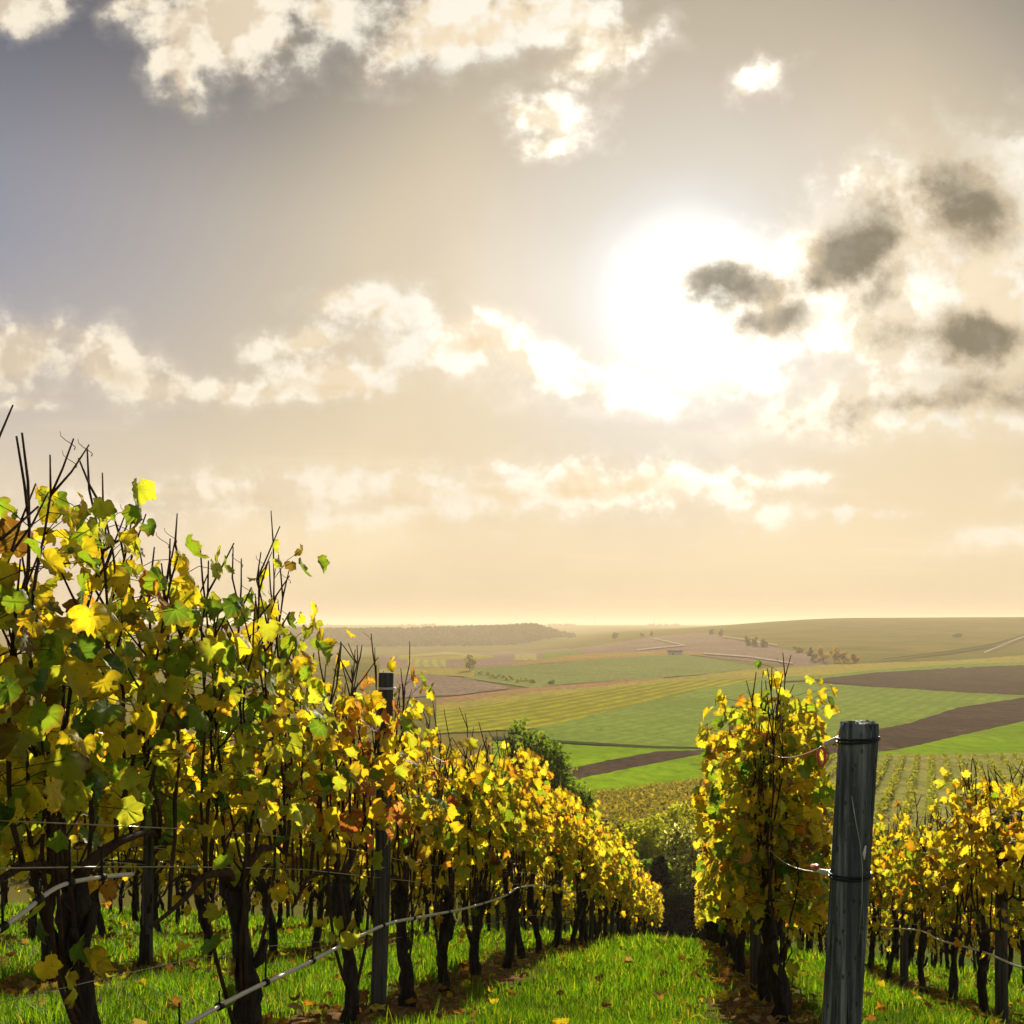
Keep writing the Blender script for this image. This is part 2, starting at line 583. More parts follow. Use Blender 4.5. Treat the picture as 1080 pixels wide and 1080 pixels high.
def mat_bark(name, c1, c2, sc=40, stretch=.2, bd=.01):
    m, n, b = principled(name, .9)
    pos = n.new('ShaderNodeTexCoord').outputs['Object']
    q = n.vmath('MULTIPLY', pos, (1, 1, stretch))
    nz = n.noise(q, sc, 6, .7)
    n.put(b.inputs['Base Color'], n.mix(n.sstep(nz, .35, .7), c1, c2))
    bump(n, b, nz, .9, bd)
    return m


M['bark'] = mat_bark('vine_bark', (.010, .008, .006), (.045, .033, .024))
M['cane'] = mat_bark('vine_cane', (.030, .016, .010), (.075, .040, .022), 60)
M['branch'] = mat_bark('branch_bark', (.03, .024, .016), (.08, .06, .04), 10)


def mat_post():
    m, n, b = principled('weathered_wood', .8)
    pos = n.new('ShaderNodeTexCoord').outputs['Object']
    q = n.vmath('MULTIPLY', pos, (1, 1, .035))
    nz = n.noise(q, 55, 7, .65)
    big = n.noise(n.vmath('MULTIPLY', pos, (1, 1, .3)), 7, 4, .6)
    c = n.ramp(nz, [(.3, (.014, .021, .024)), (.5, (.062, .078, .080)), (.68, (.22, .25, .24))])
    c = n.mix(n.sstep(big, .5, .72, 0, .65), c, (.055, .065, .05))
    cr = n.sstep(n.noise(n.vmath('MULTIPLY', pos, (1, 1, .018)), 95, 2, .5), .66, .72)
    c = n.mix(cr, c, (.012, .012, .012))
    kn = n.new('ShaderNodeTexVoronoi'); n.put(kn.inputs['Vector'], n.vmath('MULTIPLY', pos, (9, 9, 4.2)))
    c = n.mix(n.sstep(kn.outputs['Distance'], .10, .22, .8, 0), c, (.02, .018, .014))
    li = n.noise(pos, 38, 5, .7)
    c = n.mix(n.sstep(li, .60, .68, 0, .5), c, (.16, .19, .13))
    n.put(b.inputs['Base Color'], c)
    bump(n, b, n.math('SUBTRACT', nz, cr), 1.0, .006)
    return m


M['post'] = mat_post()
m, n, b = principled('post_dark', .85)
pos = n.new('ShaderNodeTexCoord').outputs['Object']
nz = n.noise(n.vmath('MULTIPLY', pos, (1, 1, .04)), 50, 6, .65)
n.put(b.inputs['Base Color'], n.mix(n.sstep(nz, .3, .7), (.02, .019, .016), (.085, .08, .066)))
bump(n, b, nz, .8, .005)
M['post_dark'] = m


def flat(name, c, rough=.6, metal=0.0, sc=30, var=.35):
    m, n, b = principled(name, rough)
    pos = n.new('ShaderNodeTexCoord').outputs['Object']
    nz = n.noise(pos, sc, 4, .6)
    n.put(b.inputs['Base Color'], n.mix(n.math('MULTIPLY', nz, var * 2, clamp=True), c, tuple(x * .5 for x in c)))
    b.inputs['Metallic'].default_value = metal
    return m


M['wire'] = flat('galvanised_wire', (.55, .53, .5), .38, .9)
M['wire_dark'] = flat('dark_wire', (.02, .02, .022), .5, .3)
M['hose'] = flat('hose_plastic', (.66, .60, .52), .35)
M['clip'] = flat('clip_plastic', (.01, .01, .01), .6)
M['red'] = flat('red_plastic', (.62, .10, .07), .45)
M['white_cord'] = flat('white_cord', (.75, .72, .68), .5)
M['wall'] = flat('hut_wall', (.5, .49, .5), .8)
M['roof'] = flat('hut_roof', (.16, .13, .12), .8)
M['turbine'] = flat('turbine_paint', (.55, .55, .55), .5)

# ------------------------------------------------------------------ ground sheet
NA, NY = 420, 560
ys = np.concatenate([np.linspace(-6, 2, 40, endpoint=False), np.geomspace(2, 7000, NY - 40)])
aa = np.linspace(-.92, .92, NA)
A, Yg = np.meshgrid(aa, ys)
Xg = A * (Yg + 14)
Zg = T(Xg, Yg)
V = np.stack([Xg, Yg, Zg], -1).reshape(-1, 3)
i = (np.arange(NY - 1)[:, None] * NA + np.arange(NA - 1)[None, :]).ravel()
quads = np.stack([i, i + 1, i + NA + 1, i + NA], 1)
g = obj('ground', raw_mesh('ground', V, [quads], M['ground'], True))
tag(g, 'sloping grassy vineyard ground running down into the valley', 'ground', kind='structure')


# ------------------------------------------------------------------ fields draped on the terrain
def poly_at(pl, us):
    pl = np.array(pl, float)
    return np.interp(us, pl[:, 0], pl[:, 1])


FIELD_N = [0]


def field(name, label, mat, top, bot, cat='field', nv=10, du=5.0, lift=None):
    u0 = max(top[0][0], bot[0][0]); u1 = min(top[-1][0], bot[-1][0])
    nu = max(4, int((u1 - u0) / du) + 1)
    us = np.linspace(u0, u1, nu)
    vt, vb = poly_at(top, us), poly_at(bot, us)
    ej = rng.normal(0, .22, nu); ej2 = rng.normal(0, .22, nu)
    if cat == 'field' and nv > 4: vt = vt + ej; vb = vb + ej2
    f = np.linspace(0, 1, nv)[:, None]
    U = np.broadcast_to(us, (nv, nu))
    Vv = vb[None] * (1 - f) + vt[None] * f
    x, y = hit(U.ravel(), Vv.ravel(), 46.)
    FIELD_N[0] += 1
    off = .05 + .00025 * y * (1 + .22 * FIELD_N[0]) if lift is None else lift * (1 + 0 * y)
    z = T(x, y) + off
    V = np.stack([x, y, z], -1)
    i = (np.arange(nv - 1)[:, None] * nu + np.arange(nu - 1)[None, :]).ravel()
    q = np.stack([i, i + 1, i + nu + 1, i + nu], 1)
    o = obj(name, raw_mesh(name, V, [q], mat, True))
    tag(o, label, cat, kind='structure')
    return o


def gdir(u0, v0, u1, v1):
    a = hit1(u0, v0); b = hit1(u1, v1)
    return b[0] - a[0], b[1] - a[1]


GREEN = ((.13, .26, .03), (.18, .32, .045))
soil_up = mat_field('ploughed_soil_pale', (.27, .19, .14), (.33, .24, .17), .02)
soil_dk = mat_field('ploughed_soil', (.068, .046, .036), (.095, .064, .048), .04)
ochre = mat_field('ochre_vines', (.42, .30, .07), (.36, .20, .08), .03)
muted = mat_field('muted_green', (.25, .29, .08), (.19, .24, .06), .012)
pink = mat_field('russet_vines', (.42, .22, .11), (.36, .24, .10), .03)
yel = mat_field('yellow_vines', (.42, .34, .06), (.34, .30, .06), .03)
palepath = mat_field('pale_track', (.55, .47, .36), (.48, .41, .31), .05)
brightg = mat_field('bright_green_crop', (.24, .38, .012), (.18, .30, .012), .03, fine=.8)
ditch = mat_field('ditch_grass', (.06, .08, .025), (.05, .07, .02), .05)
sd = gdir(580, 778, 760, 745)
palegr = mat_field('pale_green_crop', (.25, .33, .055), (.20, .27, .04), .015, (sd[0], sd[1], 5.0, .5), (.13, .22, .035), fine=.9)
vd = gdir(520, 762, 700, 728)
vineyd = mat_field('yellow_green_vines', (.40, .38, .022), (.34, .32, .022), .02, (vd[0], vd[1], 6.5, .55), (.13, .14, .025), fine=.6)
sfd = gdir(440, 704, 441, 697)
stripes = mat_field('striped_plots', (.46, .42, .09), (.42, .38, .09), .02, (sfd[0], sfd[1], 6.0, .75), (.27, .20, .14))
olive = mat_field('olive_vines', (.24, .20, .035), (.18, .18, .03), .08, fine=.5, bumpd=.8)
strawg = mat_field('straw_alleys', (.27, .28, .06), (.34, .32, .09), .1)

field('brown_plot', 'mauve brown soil plots below the wooded ridge', soil_up, [(400, 692), (480, 690), (560, 687), (600, 684)], [(400, 706), (475, 706), (520, 705), (560, 701), (600, 695)])
field('soil_slope', 'pale ploughed slope under the crest of the right hill', soil_up,
      [(600, 685), (650, 678), (700, 671), (745, 667), (790, 677), (850, 690), (880, 699)],
      [(600, 692), (640, 689), (700, 688), (745, 693), (835, 703), (880, 705)])
field('hump_field', 'small yellow green hump field on the left', yel, [(420, 692), (470, 688), (520, 692)], [(420, 696), (470, 696), (520, 694)], nv=4)
field('striped_field', 'narrow striped yellow plots on the left', stripes, [(430, 696), (470, 696)], [(430, 704.5), (473, 704)], nv=5)
field('striped_field', 'bright yellow striped plot left of centre', stripes, [(543, 690), (566, 690)], [(543, 697), (574, 696.5)], nv=5)
field('olive_field', 'dark olive vine plot beside the yellow stripes', muted, [(572, 689), (615, 686)], [(572, 696.5), (612, 692)], nv=4)
field('ochre_strip', 'thin ochre strip above the muted green field', ochre, [(540, 700), (620, 690), (700, 687), (745, 690)], [(540, 703), (640, 695), (720, 691), (750, 693)], nv=4)
field('muted_field', 'broad muted green field in the middle distance', muted,
      [(490, 706), (560, 702), (640, 695), (720, 690.5), (800, 704)], [(490, 716), (560, 726), (600, 722), (680, 717), (740, 712), (800, 706)])
field('yellow_strip', 'yellow strip above the left ploughed field', yel, [(400, 706), (470, 705.5), (500, 706)], [(400, 713), (450, 712), (500, 715)], nv=4)
field('ploughed_field', 'mauve ploughed field behind the left vines', soil_up, [(400, 713), (450, 711.5), (490, 716), (537, 725.5)], [(400, 738), (480, 734), (537, 727)])
field('russet_strip', 'russet strip of vines crossing the valley', pink, [(460, 738), (560, 726), (640, 720), (700, 715.5)], [(460, 744), (560, 731), (640, 724.5), (700, 717.5)], nv=4)
field('yellow_band', 'long yellow band of vines crossing the valley', yel,
      [(460, 744), (560, 731), (640, 724), (700, 717), (800, 706), (880, 702), (1000, 698), (1085, 692)], [(460, 752), (560, 738), (640, 728), (700, 721), (800, 716), (900, 712), (1000, 705), (1085, 701)], nv=6)
field('vineyard_field', 'yellow green vineyard with fine rows', vineyd,
      [(460, 752), (560, 738), (640, 727.5), (700, 720.5), (800, 715.5)], [(460, 775), (570, 769), (650, 749), (740, 728), (800, 721)])
field('green_field', 'wide pale green field with sown lines', palegr,
      [(540, 775), (570, 769), (650, 749), (740, 728), (792, 721), (880, 723), (960, 728), (1010, 730.5), (1100, 734.5)],
      [(540, 781), (690, 789.5), (758, 791), (865, 783), (960, 764.5), (1010, 748), (1100, 735)], nv=16)
field('green_edge', 'thin green edge above the upper brown field', palegr, [(800, 715), (862, 714), (920, 708), (1000, 702), (1090, 699)], [(800, 721), (862, 718), (920, 712), (1000, 707), (1090, 703)], nv=3)
field('ploughed_field', 'dark ploughed field below the right hill', soil_dk, [(858, 717.5), (920, 711), (1000, 706), (1090, 702)], [(858, 719), (920, 725), (990, 730), (1090, 735)])
field('ploughed_field', 'dark ploughed wedge behind the thick post', soil_dk, [(800, 792), (865, 783), (880, 779), (960, 764), (1010, 747.5), (1090, 735.5)], [(800, 797), (900, 797.5), (945, 793), (1090, 761)])
field('crop_field', 'bright green wedge of crop on the right', brightg, [(900, 797.5), (945, 792.5), (1090, 760)], [(900, 799), (1090, 796)])
field('vineyard_floor', 'straw coloured ground under the lower right vineyard', strawg, [(800, 797), (900, 798), (1090, 795.5)], [(800, 940), (1090, 940)])
field('crop_field', 'bright green crop at the valley bottom', brightg, [(520, 783), (690, 791), (780, 792)], [(520, 850), (600, 842), (660, 837), (720, 827), (780, 818)])
field('ploughed_strip', 'brown ploughed strip across the bright crop', soil_dk, [(560, 821), (640, 804), (690, 794.5), (752, 792.5)], [(560, 833), (640, 817), (690, 807), (757, 794)], nv=6)
field('ditch', 'dark grassy ditch along the pale green field', ditch, [(520, 778), (575, 781.5), (690, 788.5), (760, 790)], [(520, 781), (575, 783.6), (690, 791), (760, 792.6)], nv=3)
field('vineyard_slope', 'olive vineyard slope below the bright crop', olive, [(520, 850), (600, 841), (660, 836), (720, 826), (800, 815)], [(520, 905), (800, 905)])
# tracks
def track(label, pts, wpx=1.6):
    top = [(u, v - wpx / 2) for u, v in pts]; bot = [(u, v + wpx / 2) for u, v in pts]
    field('path', label, palepath, top, bot, 'path', nv=3, du=4)
track('white track across the ploughed slope', [(742, 690.5), (790, 694), (836, 701)], 1.2)
track('pale track running to the far hut', [(672, 687), (700, 684), (722, 682)], .9)
track('pale track near the crest', [(690, 675), (722, 682)], .7)
track('pale track curving below the hilltop trees', [(762, 672.5), (790, 677), (820, 682)], .8)
track('pale track climbing the right hill', [(1038, 690), (1060, 681), (1090, 669)], 1.2)
field('path', 'dark grassy track climbing the right hill', ditch, [(930, 697), (1000, 688.5), (1050, 680), (1090, 667.5)], [(930, 697.8), (1000, 690), (1050, 682), (1090, 669.5)], 'path', nv=3)

# ------------------------------------------------------------------ foliage clouds for bushes and trees
def leaf_cloud(pts, nrm, size, tints, rg):
    """rhombic leaves at pts; nrm bias direction; returns V, F, C"""
    n_ = len(pts)
    d = rg.normal(size=(n_, 3)) + nrm * .6
    d /= np.linalg.norm(d, axis=1)[:, None]
    r = rg.normal(size=(n_, 3))
    a = np.cross(d, r); a /= np.linalg.norm(a, axis=1)[:, None] + 1e-9
    b = np.cross(d, a)
    s = size * rg.uniform(.6, 1.3, n_)[:, None]
    k = np.stack([pts - a * s, pts - b * s * .55 + d * s * .15, pts + a * s, pts + b * s * .55 + d * s * .15], 1)
    F_ = np.arange(n_ * 4).reshape(-1, 4)
    C = np.repeat(np.concatenate([tints, np.ones((n_, 1))], 1), 4, 0)
    return k.reshape(-1, 3), F_, C


def crown_points(n_, lobes, rg, shell=.55):
    """points in a union of ellipsoids, thicker towards their skins"""
    vol = np.array([l[3] * l[4] * l[5] for l in lobes]) ** .67
    idx = rg.choice(len(lobes), n_, p=vol / vol.sum())
    L = np.array(lobes)[idx]
    d = rg.normal(size=(n_, 3)); d /= np.linalg.norm(d, axis=1)[:, None]
    r = (shell + (1 - shell) * rg.random(n_)) * rg.uniform(.82, 1.12, n_)
    return L[:, :3] + d * r[:, None] * L[:, 3:6], d


def pick_tints(n_, palette, rg, jit=.22):
    w_ = np.array([p[1] for p in palette]); c_ = np.array([p[0] for p in palette])
    c = c_[rg.choice(len(palette), n_, p=w_ / w_.sum())]
    return np.clip(c * rg.uniform(1 - jit, 1 + jit, (n_, 1)), .002, .95)


def tree(name, label, cat, x, y, h, wd, palette, n_leaf, size, trunk_h=.3, nlobe=9, group=None, seed=0, shape='round', z0=None, dp=None, shell=.55):
    rg = np.random.default_rng(seed + 11)
    z = Tz(x, y) - .05 if z0 is None else z0
    root = empty(name, (x, y, z))
    tag(root, label, cat, group)
    dp = dp or wd
    lobes = []
    for k in range(nlobe):
        f = (k + .5) / nlobe
        zz = h * (trunk_h + (1 - trunk_h) * f)
        if shape == 'cone': ww = max(.10, 1 - f)
        elif shape == 'hedge': ww = 1.0
        else: ww = math.sin(math.pi * (.18 + .74 * f)) ** .7
        aa_ = rg.uniform(0, 6.28)
        off = ww * .32 if shape != 'hedge' else rg.uniform(0, .75)
        lr = ww * (.30 if shape != 'hedge' else .32)
        lobes.append((math.cos(aa_) * off * wd, math.sin(aa_) * off * dp * .8, zz if shape != 'hedge' else h * rg.uniform(.2, .78), lr * wd + .12 * wd * (shape == 'cone'), lr * dp + .12 * dp * (shape == 'cone'), h * (.17 if shape != 'hedge' else .24)))
    pts, d = crown_points(n_leaf, lobes, rg, shell)
    pts[:, 2] = np.clip(pts[:, 2], .02 * h, None)
    Vc, Fc, C = leaf_cloud(pts, d, size, pick_tints(n_leaf, palette, rg), rg)
    me = raw_mesh('crown', Vc, [Fc], M['bush'])
    pt_attr(me, 'tint', C, 'FLOAT_COLOR')
    obj('crown', me, root)
    mb = MB()
    rr = .018 * h + .01
    mb.tube([(0, 0, -.3), (.02 * h, 0, h * .3), (-.01 * h, .01 * h, h * .62), (0, 0, h * .85)], [rr * 1.5, rr, rr * .6, rr * .2], 6)
    for l in lobes[::2]:
        mb.tube([(0, 0, h * trunk_h * .8), (l[0] * .6, l[1] * .6, (h * trunk_h * .8 + l[2]) / 2), (l[0], l[1], l[2])], [rr * .6, rr * .4, rr * .15], 5)
    obj('trunk', mb.mesh('trunk', M['branch']), root)
    return root


OLV = [((.22, .24, .035), 3), ((.30, .26, .04), 2), ((.11, .14, .025), 2)]
LGR = [((.34, .38, .05), 3), ((.24, .30, .04), 2), ((.42, .38, .06), 1)]
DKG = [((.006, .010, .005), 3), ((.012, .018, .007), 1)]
DGR = [((.08, .15, .028), 3), ((.13, .21, .035), 2), ((.2, .23, .04), 1)]
FL = [((.26, .29, .05), 4), ((.62, .58, .46), 1.6), ((.10, .13, .03), 2)]
AUT = [((.30, .22, .05), 3), ((.34, .17, .05), 2), ((.22, .2, .05), 2)]
HAZ = [((.14, .14, .06), 2), ((.2, .17, .07), 1)]


def at(u, Y): return (u - 540) / F * Y, Y


x, y = at(718, 49.5)
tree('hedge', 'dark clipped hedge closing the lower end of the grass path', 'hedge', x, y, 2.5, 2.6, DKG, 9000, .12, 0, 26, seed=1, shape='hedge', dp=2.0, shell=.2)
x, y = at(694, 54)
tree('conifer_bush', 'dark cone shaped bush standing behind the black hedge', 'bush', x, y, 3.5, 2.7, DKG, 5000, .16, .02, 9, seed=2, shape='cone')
for k, (u, Y, h, wd, pal, lab, nl) in enumerate([
    (664, 56, 3.6, 5.2, DGR, 'dark green shrub right beside the end of the left vine row', 3600),
    (728, 60, 4.3, 5.0, FL, 'shrub dotted with pale blossom above the black hedge', 3800),
    (690, 66, 3.7, 5.5, LGR, 'light green shrub behind the cone shaped bush', 3600),
    (738, 70, 5.0, 5.0, LGR, 'tall feathery yellow green shrub left of the right vine row', 3800),
    (650, 72, 3.2, 6.5, OLV, 'olive shrub behind the lower end of the left vine row', 3200),
    (700, 80, 2.6, 6.5, OLV, 'olive shrub on the slope below the bright crop', 3000),
    (760, 62, 4.2, 5.0, FL, 'pale flowering shrub partly behind the right vine row', 2600),
    (628, 64, 3.6, 5.0, OLV, 'small olive shrub at the foot of the leafy tree', 2600),
]):
    x, y = at(u, Y)
    tree('shrub', lab, 'shrub', x, y, h, wd, pal, nl, .17, .06, 11, 'shrubs at the lower end of the vineyard', 20 + k)
x, y = at(562, 60)
tree('leafy_tree', 'rounded green tree rising behind the left vine row', 'tree', x, y, 9.5, 6.6, DGR, 14000, .18, .10, 16, seed=43)
# far trees
u, v = 495, 708; x, y = hit1(u, v)
tree('field_tree', 'lone pale round tree beside the striped plots', 'tree', x, y, 11 * y / 700., 9.5 * y / 700., HAZ, 500, .55, .2, 8, seed=42)
for k, (u, v, hp, wp, pal, lab) in enumerate([
    (649, 673.5, 6, 7, HAZ, 'small round tree on the skyline of the ploughed hill'),
    (677, 671, 3, 5, HAZ, 'low bush on the skyline left of the hill crest'),
    (687, 670.5, 4, 2.5, HAZ, 'thin tree on the skyline left of the hill crest'),
    (751, 669, 5, 6, HAZ, 'tree at the top corner of the ploughed slope'),
    (760, 671, 7, 5, HAZ, 'taller tree beside the top corner of the ploughed slope'),
    (788, 680.5, 9, 8, HAZ, 'leftmost tree of the clump halfway down the hill'),
    (797, 682, 9, 9, HAZ, 'middle tree of the clump halfway down the hill'),
    (806, 682.5, 8, 8, HAZ, 'rightmost tree of the clump halfway down the hill'),
    (840, 688.5, 6, 14, HAZ, 'low dark thicket between the two hillside clumps'),
    (856, 697, 13, 11, HAZ, 'leftmost tree of the autumn clump below the hill'),
    (868, 698, 15, 12, AUT, 'second tree of the autumn clump below the hill'),
    (880, 698.5, 16, 12, AUT, 'brightest tree of the autumn clump below the hill'),
    (891, 699, 12, 12, AUT, 'third autumn tree from the left below the hill'),
    (900, 699, 9, 12, AUT, 'rightmost low bush of the autumn clump below the hill'),
    (1010, 672, 4, 9, DGR, 'dark bush alone on the upper right hillside'),
    (582, 722, 4, 8, DGR, 'small dark bush at the edge of the russet strip'),
]):
    x, y = hit1(u, v)
    tree('hillside_tree', lab, 'tree', x, y, hp * y / F, wp * y / F, pal, 420, 1.2 * y / F, .1, 7, 'small trees on the far hillsides', 60 + k)
# scrub line between the left ploughed field and the muted field
for k in range(13):
    u = 508 + k * 4.6 + random.uniform(-2, 2); v = 713 + k * .72 + random.uniform(-1, 1.5)
    x, y = hit1(u, v)
    tree('scrub_bush', 'low green bush in the scrub line beside the left ploughed field', 'bush', x, y, 4.5 * y / F, 7 * y / F, OLV, 120, .9 * y / F, .05, 5, 'scrub line in the valley', 100 + k)

# wooded ridge: a far-off wood that reads as one mass
def wood(name, label, us, vs_fn, n_, hmin, hmax, seed, y0, y1):
    rg = np.random.default_rng(seed)
    u = rg.uniform(*us, n_); yy = rg.uniform(y0, y1, n_)
    x = (u - 540) / F * yy
    keep = vs_fn(x, yy)
    x, yy = x[keep], yy[keep]
    z = T(x, yy)
    h = rg.uniform(hmin, hmax, len(x))
    P_, N_ = [], []
    for k in range(26):
        d = rg.normal(size=(len(x), 3)); d /= np.linalg.norm(d, axis=1)[:, None]
        d[:, 2] = np.abs(d[:, 2])
        P_.append(np.stack([x, yy, z], 1) + d * np.stack([h * .55, h * .55, h], 1)); N_.append(d)
    P_ = np.concatenate(P_); N_ = np.concatenate(N_)
    Vc, Fc, C = leaf_cloud(P_, N_, 2.3, pick_tints(len(P_), [((.045, .05, .025), 2), ((.07, .06, .03), 1)], rg), rg)
    me = raw_mesh(name, Vc, [Fc], M['bush'])
    pt_attr(me, 'tint', C, 'FLOAT_COLOR')
    tag(obj(name, me), label, 'woodland', kind='stuff')

wood('woodland', 'hazy wooded ridge left of centre', (150, 606), lambda x, y: np.abs(y - 1880) < 60 + 170 * (1 - sm(x / y, .0, .07)), 5200, 3, 6.5, 5, 1620, 2130)
wood('woodland', 'thin line of woods along the farthest skyline', (150, 720), lambda x, y: (np.sin(x / 75) + np.sin(x / 31 + 1)) > .35, 500, 3, 9, 6, 3900, 4100)

# wind turbines on the horizon
for u, hpx, ph in ((628, 11, .3), (690, 12, .9), (582, 7, .6)):
    Y = 5200.; x = (u - 540) / F * Y
    z = Tz(x, Y)
    rt = empty('wind_turbine', (x, Y, z))
    tag(rt, {628: 'faint wind turbine on the horizon above the ridge end', 690: 'faint wind turbine on the horizon left of the hill', 582: 'smallest faint wind turbine on the horizon, leftmost of the three'}[u], 'wind turbine', 'wind turbines on the horizon')
    h = hpx * Y / F * .8
    mb = MB(); mb.tube([(0, 0, -2), (0, 0, h)], [2.0, 1.1], 8); obj('tower', mb.mesh('tower', M['turbine']), rt)
    mb = MB(); mb.box((-1.6, -3, h - 1), (1.6, 3, h + 2)); obj('nacelle', mb.mesh('nacelle', M['turbine'], False), rt)
    for k in range(3):
        a = ph + k * 2.094
        mb = MB(); mb.tube([(0, -3.5, h + .5), (math.cos(a) * h * .2, -3.5, h + .5 + math.sin(a) * h * .2), (math.cos(a) * h * .5, -3.5, h + .5 + math.sin(a) * h * .5)], [1.0, 1.2, .4], 6)
        obj('blade', mb.mesh('blade', M['turbine']), rt)

# field hut
x, y = hit1(712, 691)
hut = empty('field_hut', (x, y, Tz(x, y)), R(-12))
tag(hut, 'low grey field hut beside the ochre strip in the valley', 'hut')
k = y / F
mb = MB(); mb.box((-7.5 * k, -3 * k, -1), (7.5 * k, 3 * k, 3.2 * k)); obj('wall', mb.mesh('wall', M['wall'], False), hut)
mb = MB()
mb.add([(-8 * k, -3.4 * k, 3.2 * k), (8 * k, -3.4 * k, 3.2 * k), (8 * k, 3.4 * k, 3.2 * k), (-8 * k, 3.4 * k, 3.2 * k), (-8 * k, 0, 5 * k), (8 * k, 0, 5 * k)],
       [(0, 1, 5, 4), (2, 3, 4, 5), (0, 4, 3), (1, 2, 5), (3, 2, 1, 0)])
obj('roof', mb.mesh('roof', M['roof'], False), hut)
mb = MB(); mb.box((-3 * k, -3.1 * k, 0), (-1 * k, -3 * k - .01, 2.2 * k)); obj('door', mb.mesh('door', M['roof'], False), hut)

# lower right vineyard: rows of low vines that read as one plantation
rd = gdir(929, 834, 944, 800)
L = math.hypot(*rd); rdx, rdy = rd[0] / L, rd[1] / L
c0 = hit1(965, 815)
rg = np.random.default_rng(3)
P_, N_ = [], []
for k in range(-34, 40):
    o0 = k * 2.4
    ss = np.arange(-70, 75, .33)
    xx = c0[0] + rdx * ss - rdy * o0; yy = c0[1] + rdy * ss + rdx * o0
    zz = T(xx, yy)
    uu = 540 + F * xx / np.maximum(yy, 1); vv = HZ - F * zz / np.maximum(yy, 1)
    ok = (uu > 790) & (uu < 1110) & (vv > 799.5) & (vv < 915) & (yy > 58)
    if not ok.any(): continue
    for q in range(6):
        nn = ok.sum()
        P_.append(np.stack([xx[ok] + rg.normal(0, .22, nn), yy[ok] + rg.normal(0, .22, nn), zz[ok] + rg.uniform(.1, 1.05, nn)], 1))
P_ = np.concatenate(P_); N_ = rg.normal(size=P_.shape)
Vc, Fc, C = leaf_cloud(P_, N_, .24, pick_tints(len(P_), [((.16, .19, .03), 3), ((.26, .24, .04), 2), ((.10, .13, .02), 2)], rg), rg)
me = raw_mesh('vineyard_rows', Vc, [Fc], M['bush']); pt_attr(me, 'tint', C, 'FLOAT_COLOR')
tag(obj('vineyard_rows', me), 'slanting rows of low olive vines behind the thick post', 'vineyard', kind='stuff')

# olive slope above the shrubs: scrubby low growth
rg = np.random.default_rng(4)
nn = 60000
yy = rg.uniform(60, 150, nn); uu = rg.uniform(-10, 800, nn); xx = (uu - 540) / F * yy
zz = T(xx, yy); vv = HZ - F * zz / yy
ok = ((yy > 84) | (uu < 480)) & (vv > poly_at([(-20, 860), (500, 853), (600, 842), (660, 837), (720, 828), (800, 817)], uu)) & (vv < np.where(uu < 480, 930, 890))
xx, yy, zz = xx[ok], yy[ok], zz[ok]
P_ = np.stack([xx, yy, zz + rg.uniform(.1, .9, len(xx))], 1)
Vc, Fc, C = leaf_cloud(P_, rg.normal(size=P_.shape), .26, pick_tints(len(P_), [((.19, .16, .03), 3), ((.13, .13, .025), 3), ((.26, .2, .04), 1)], rg), rg)
me = raw_mesh('scrub', Vc, [Fc], M['bush']); pt_attr(me, 'tint', C, 'FLOAT_COLOR')
tag(obj('scrub', me), 'scrubby olive growth on the slope below the bright crop', 'scrub', kind='stuff')

# ------------------------------------------------------------------ grapevines
_half = [(0, 1.0), (8, .87), (15, .87), (25, .76), (33, .74), (42, .84), (52, .93), (60, .85), (72, .78), (84, .70), (96, .76), (110, .80), (124, .71), (140, .66), (158, .56), (172, .26)]
_ang = [a for a, r in _half] + [-a for a, r in _half[:0:-1]]
_rad = [r for a, r in _half] + [r for a, r in _half[:0:-1]]
LA = np.radians(np.array(_ang, float)); LR = np.array(_rad)
NLV = len(LA)
# template: centre, inner ring (every vertex at 55%), outer ring
lx = np.concatenate([[0], .55 * LR * np.sin(LA), LR * np.sin(LA)])
lyy = np.concatenate([[0], .55 * LR * np.cos(LA), LR * np.cos(LA)])
lrim = np.concatenate([[0], np.full(NLV, .55), np.full(NLV, 1.0)])
k = np.arange(NLV); k2 = (k + 1) % NLV
LT3 = np.stack([np.zeros(NLV, int), 1 + k, 1 + k2], 1)
LT4 = np.stack([1 + k, 1 + NLV + k, 1 + NLV + k2, 1 + k2], 1)
NV1 = 1 + 2 * NLV

YEL = (.62, .485, .035); YEL2 = (.66, .54, .08); GLD = (.60, .39, .03); YGR = (.40, .42, .055); GRN = (.17, .27, .03)
DGN = (.07, .15, .028); ORG = (.52, .22, .03); PNK = (.55, .20, .12); RED = (.42, .09, .05); BRN = (.17, .085, .03)
PAL = {
    'green': [(YEL, 3.4), (YGR, 3.6), (GRN, 2.4), (DGN, 1.3), (GLD, .8), (BRN, .35), (ORG, .2)],
    'mixed': [(YEL, 3.2), (YGR, 2.4), (GRN, 1.6), (GLD, 1.4), (YEL2, 1), (ORG, .4), (BRN, .4), (DGN, .5)],
    'pink': [(YEL, 4), (YGR, 2.0), (GRN, .8), (GLD, 1.6), (PNK, 1.2), (ORG, .8), (RED, .2), (BRN, .3)],
    'yellow': [(YEL, 4), (YEL2, 2), (GLD, 2), (YGR, 1.5), (GRN, .6), (ORG, .5), (BRN, .5)],
    'gold': [(YEL, 3.6), (GLD, 2.6), (ORG, .8), (YGR, 1.6), (GRN, 1.0), (BRN, .5), (DGN, .4)],
}


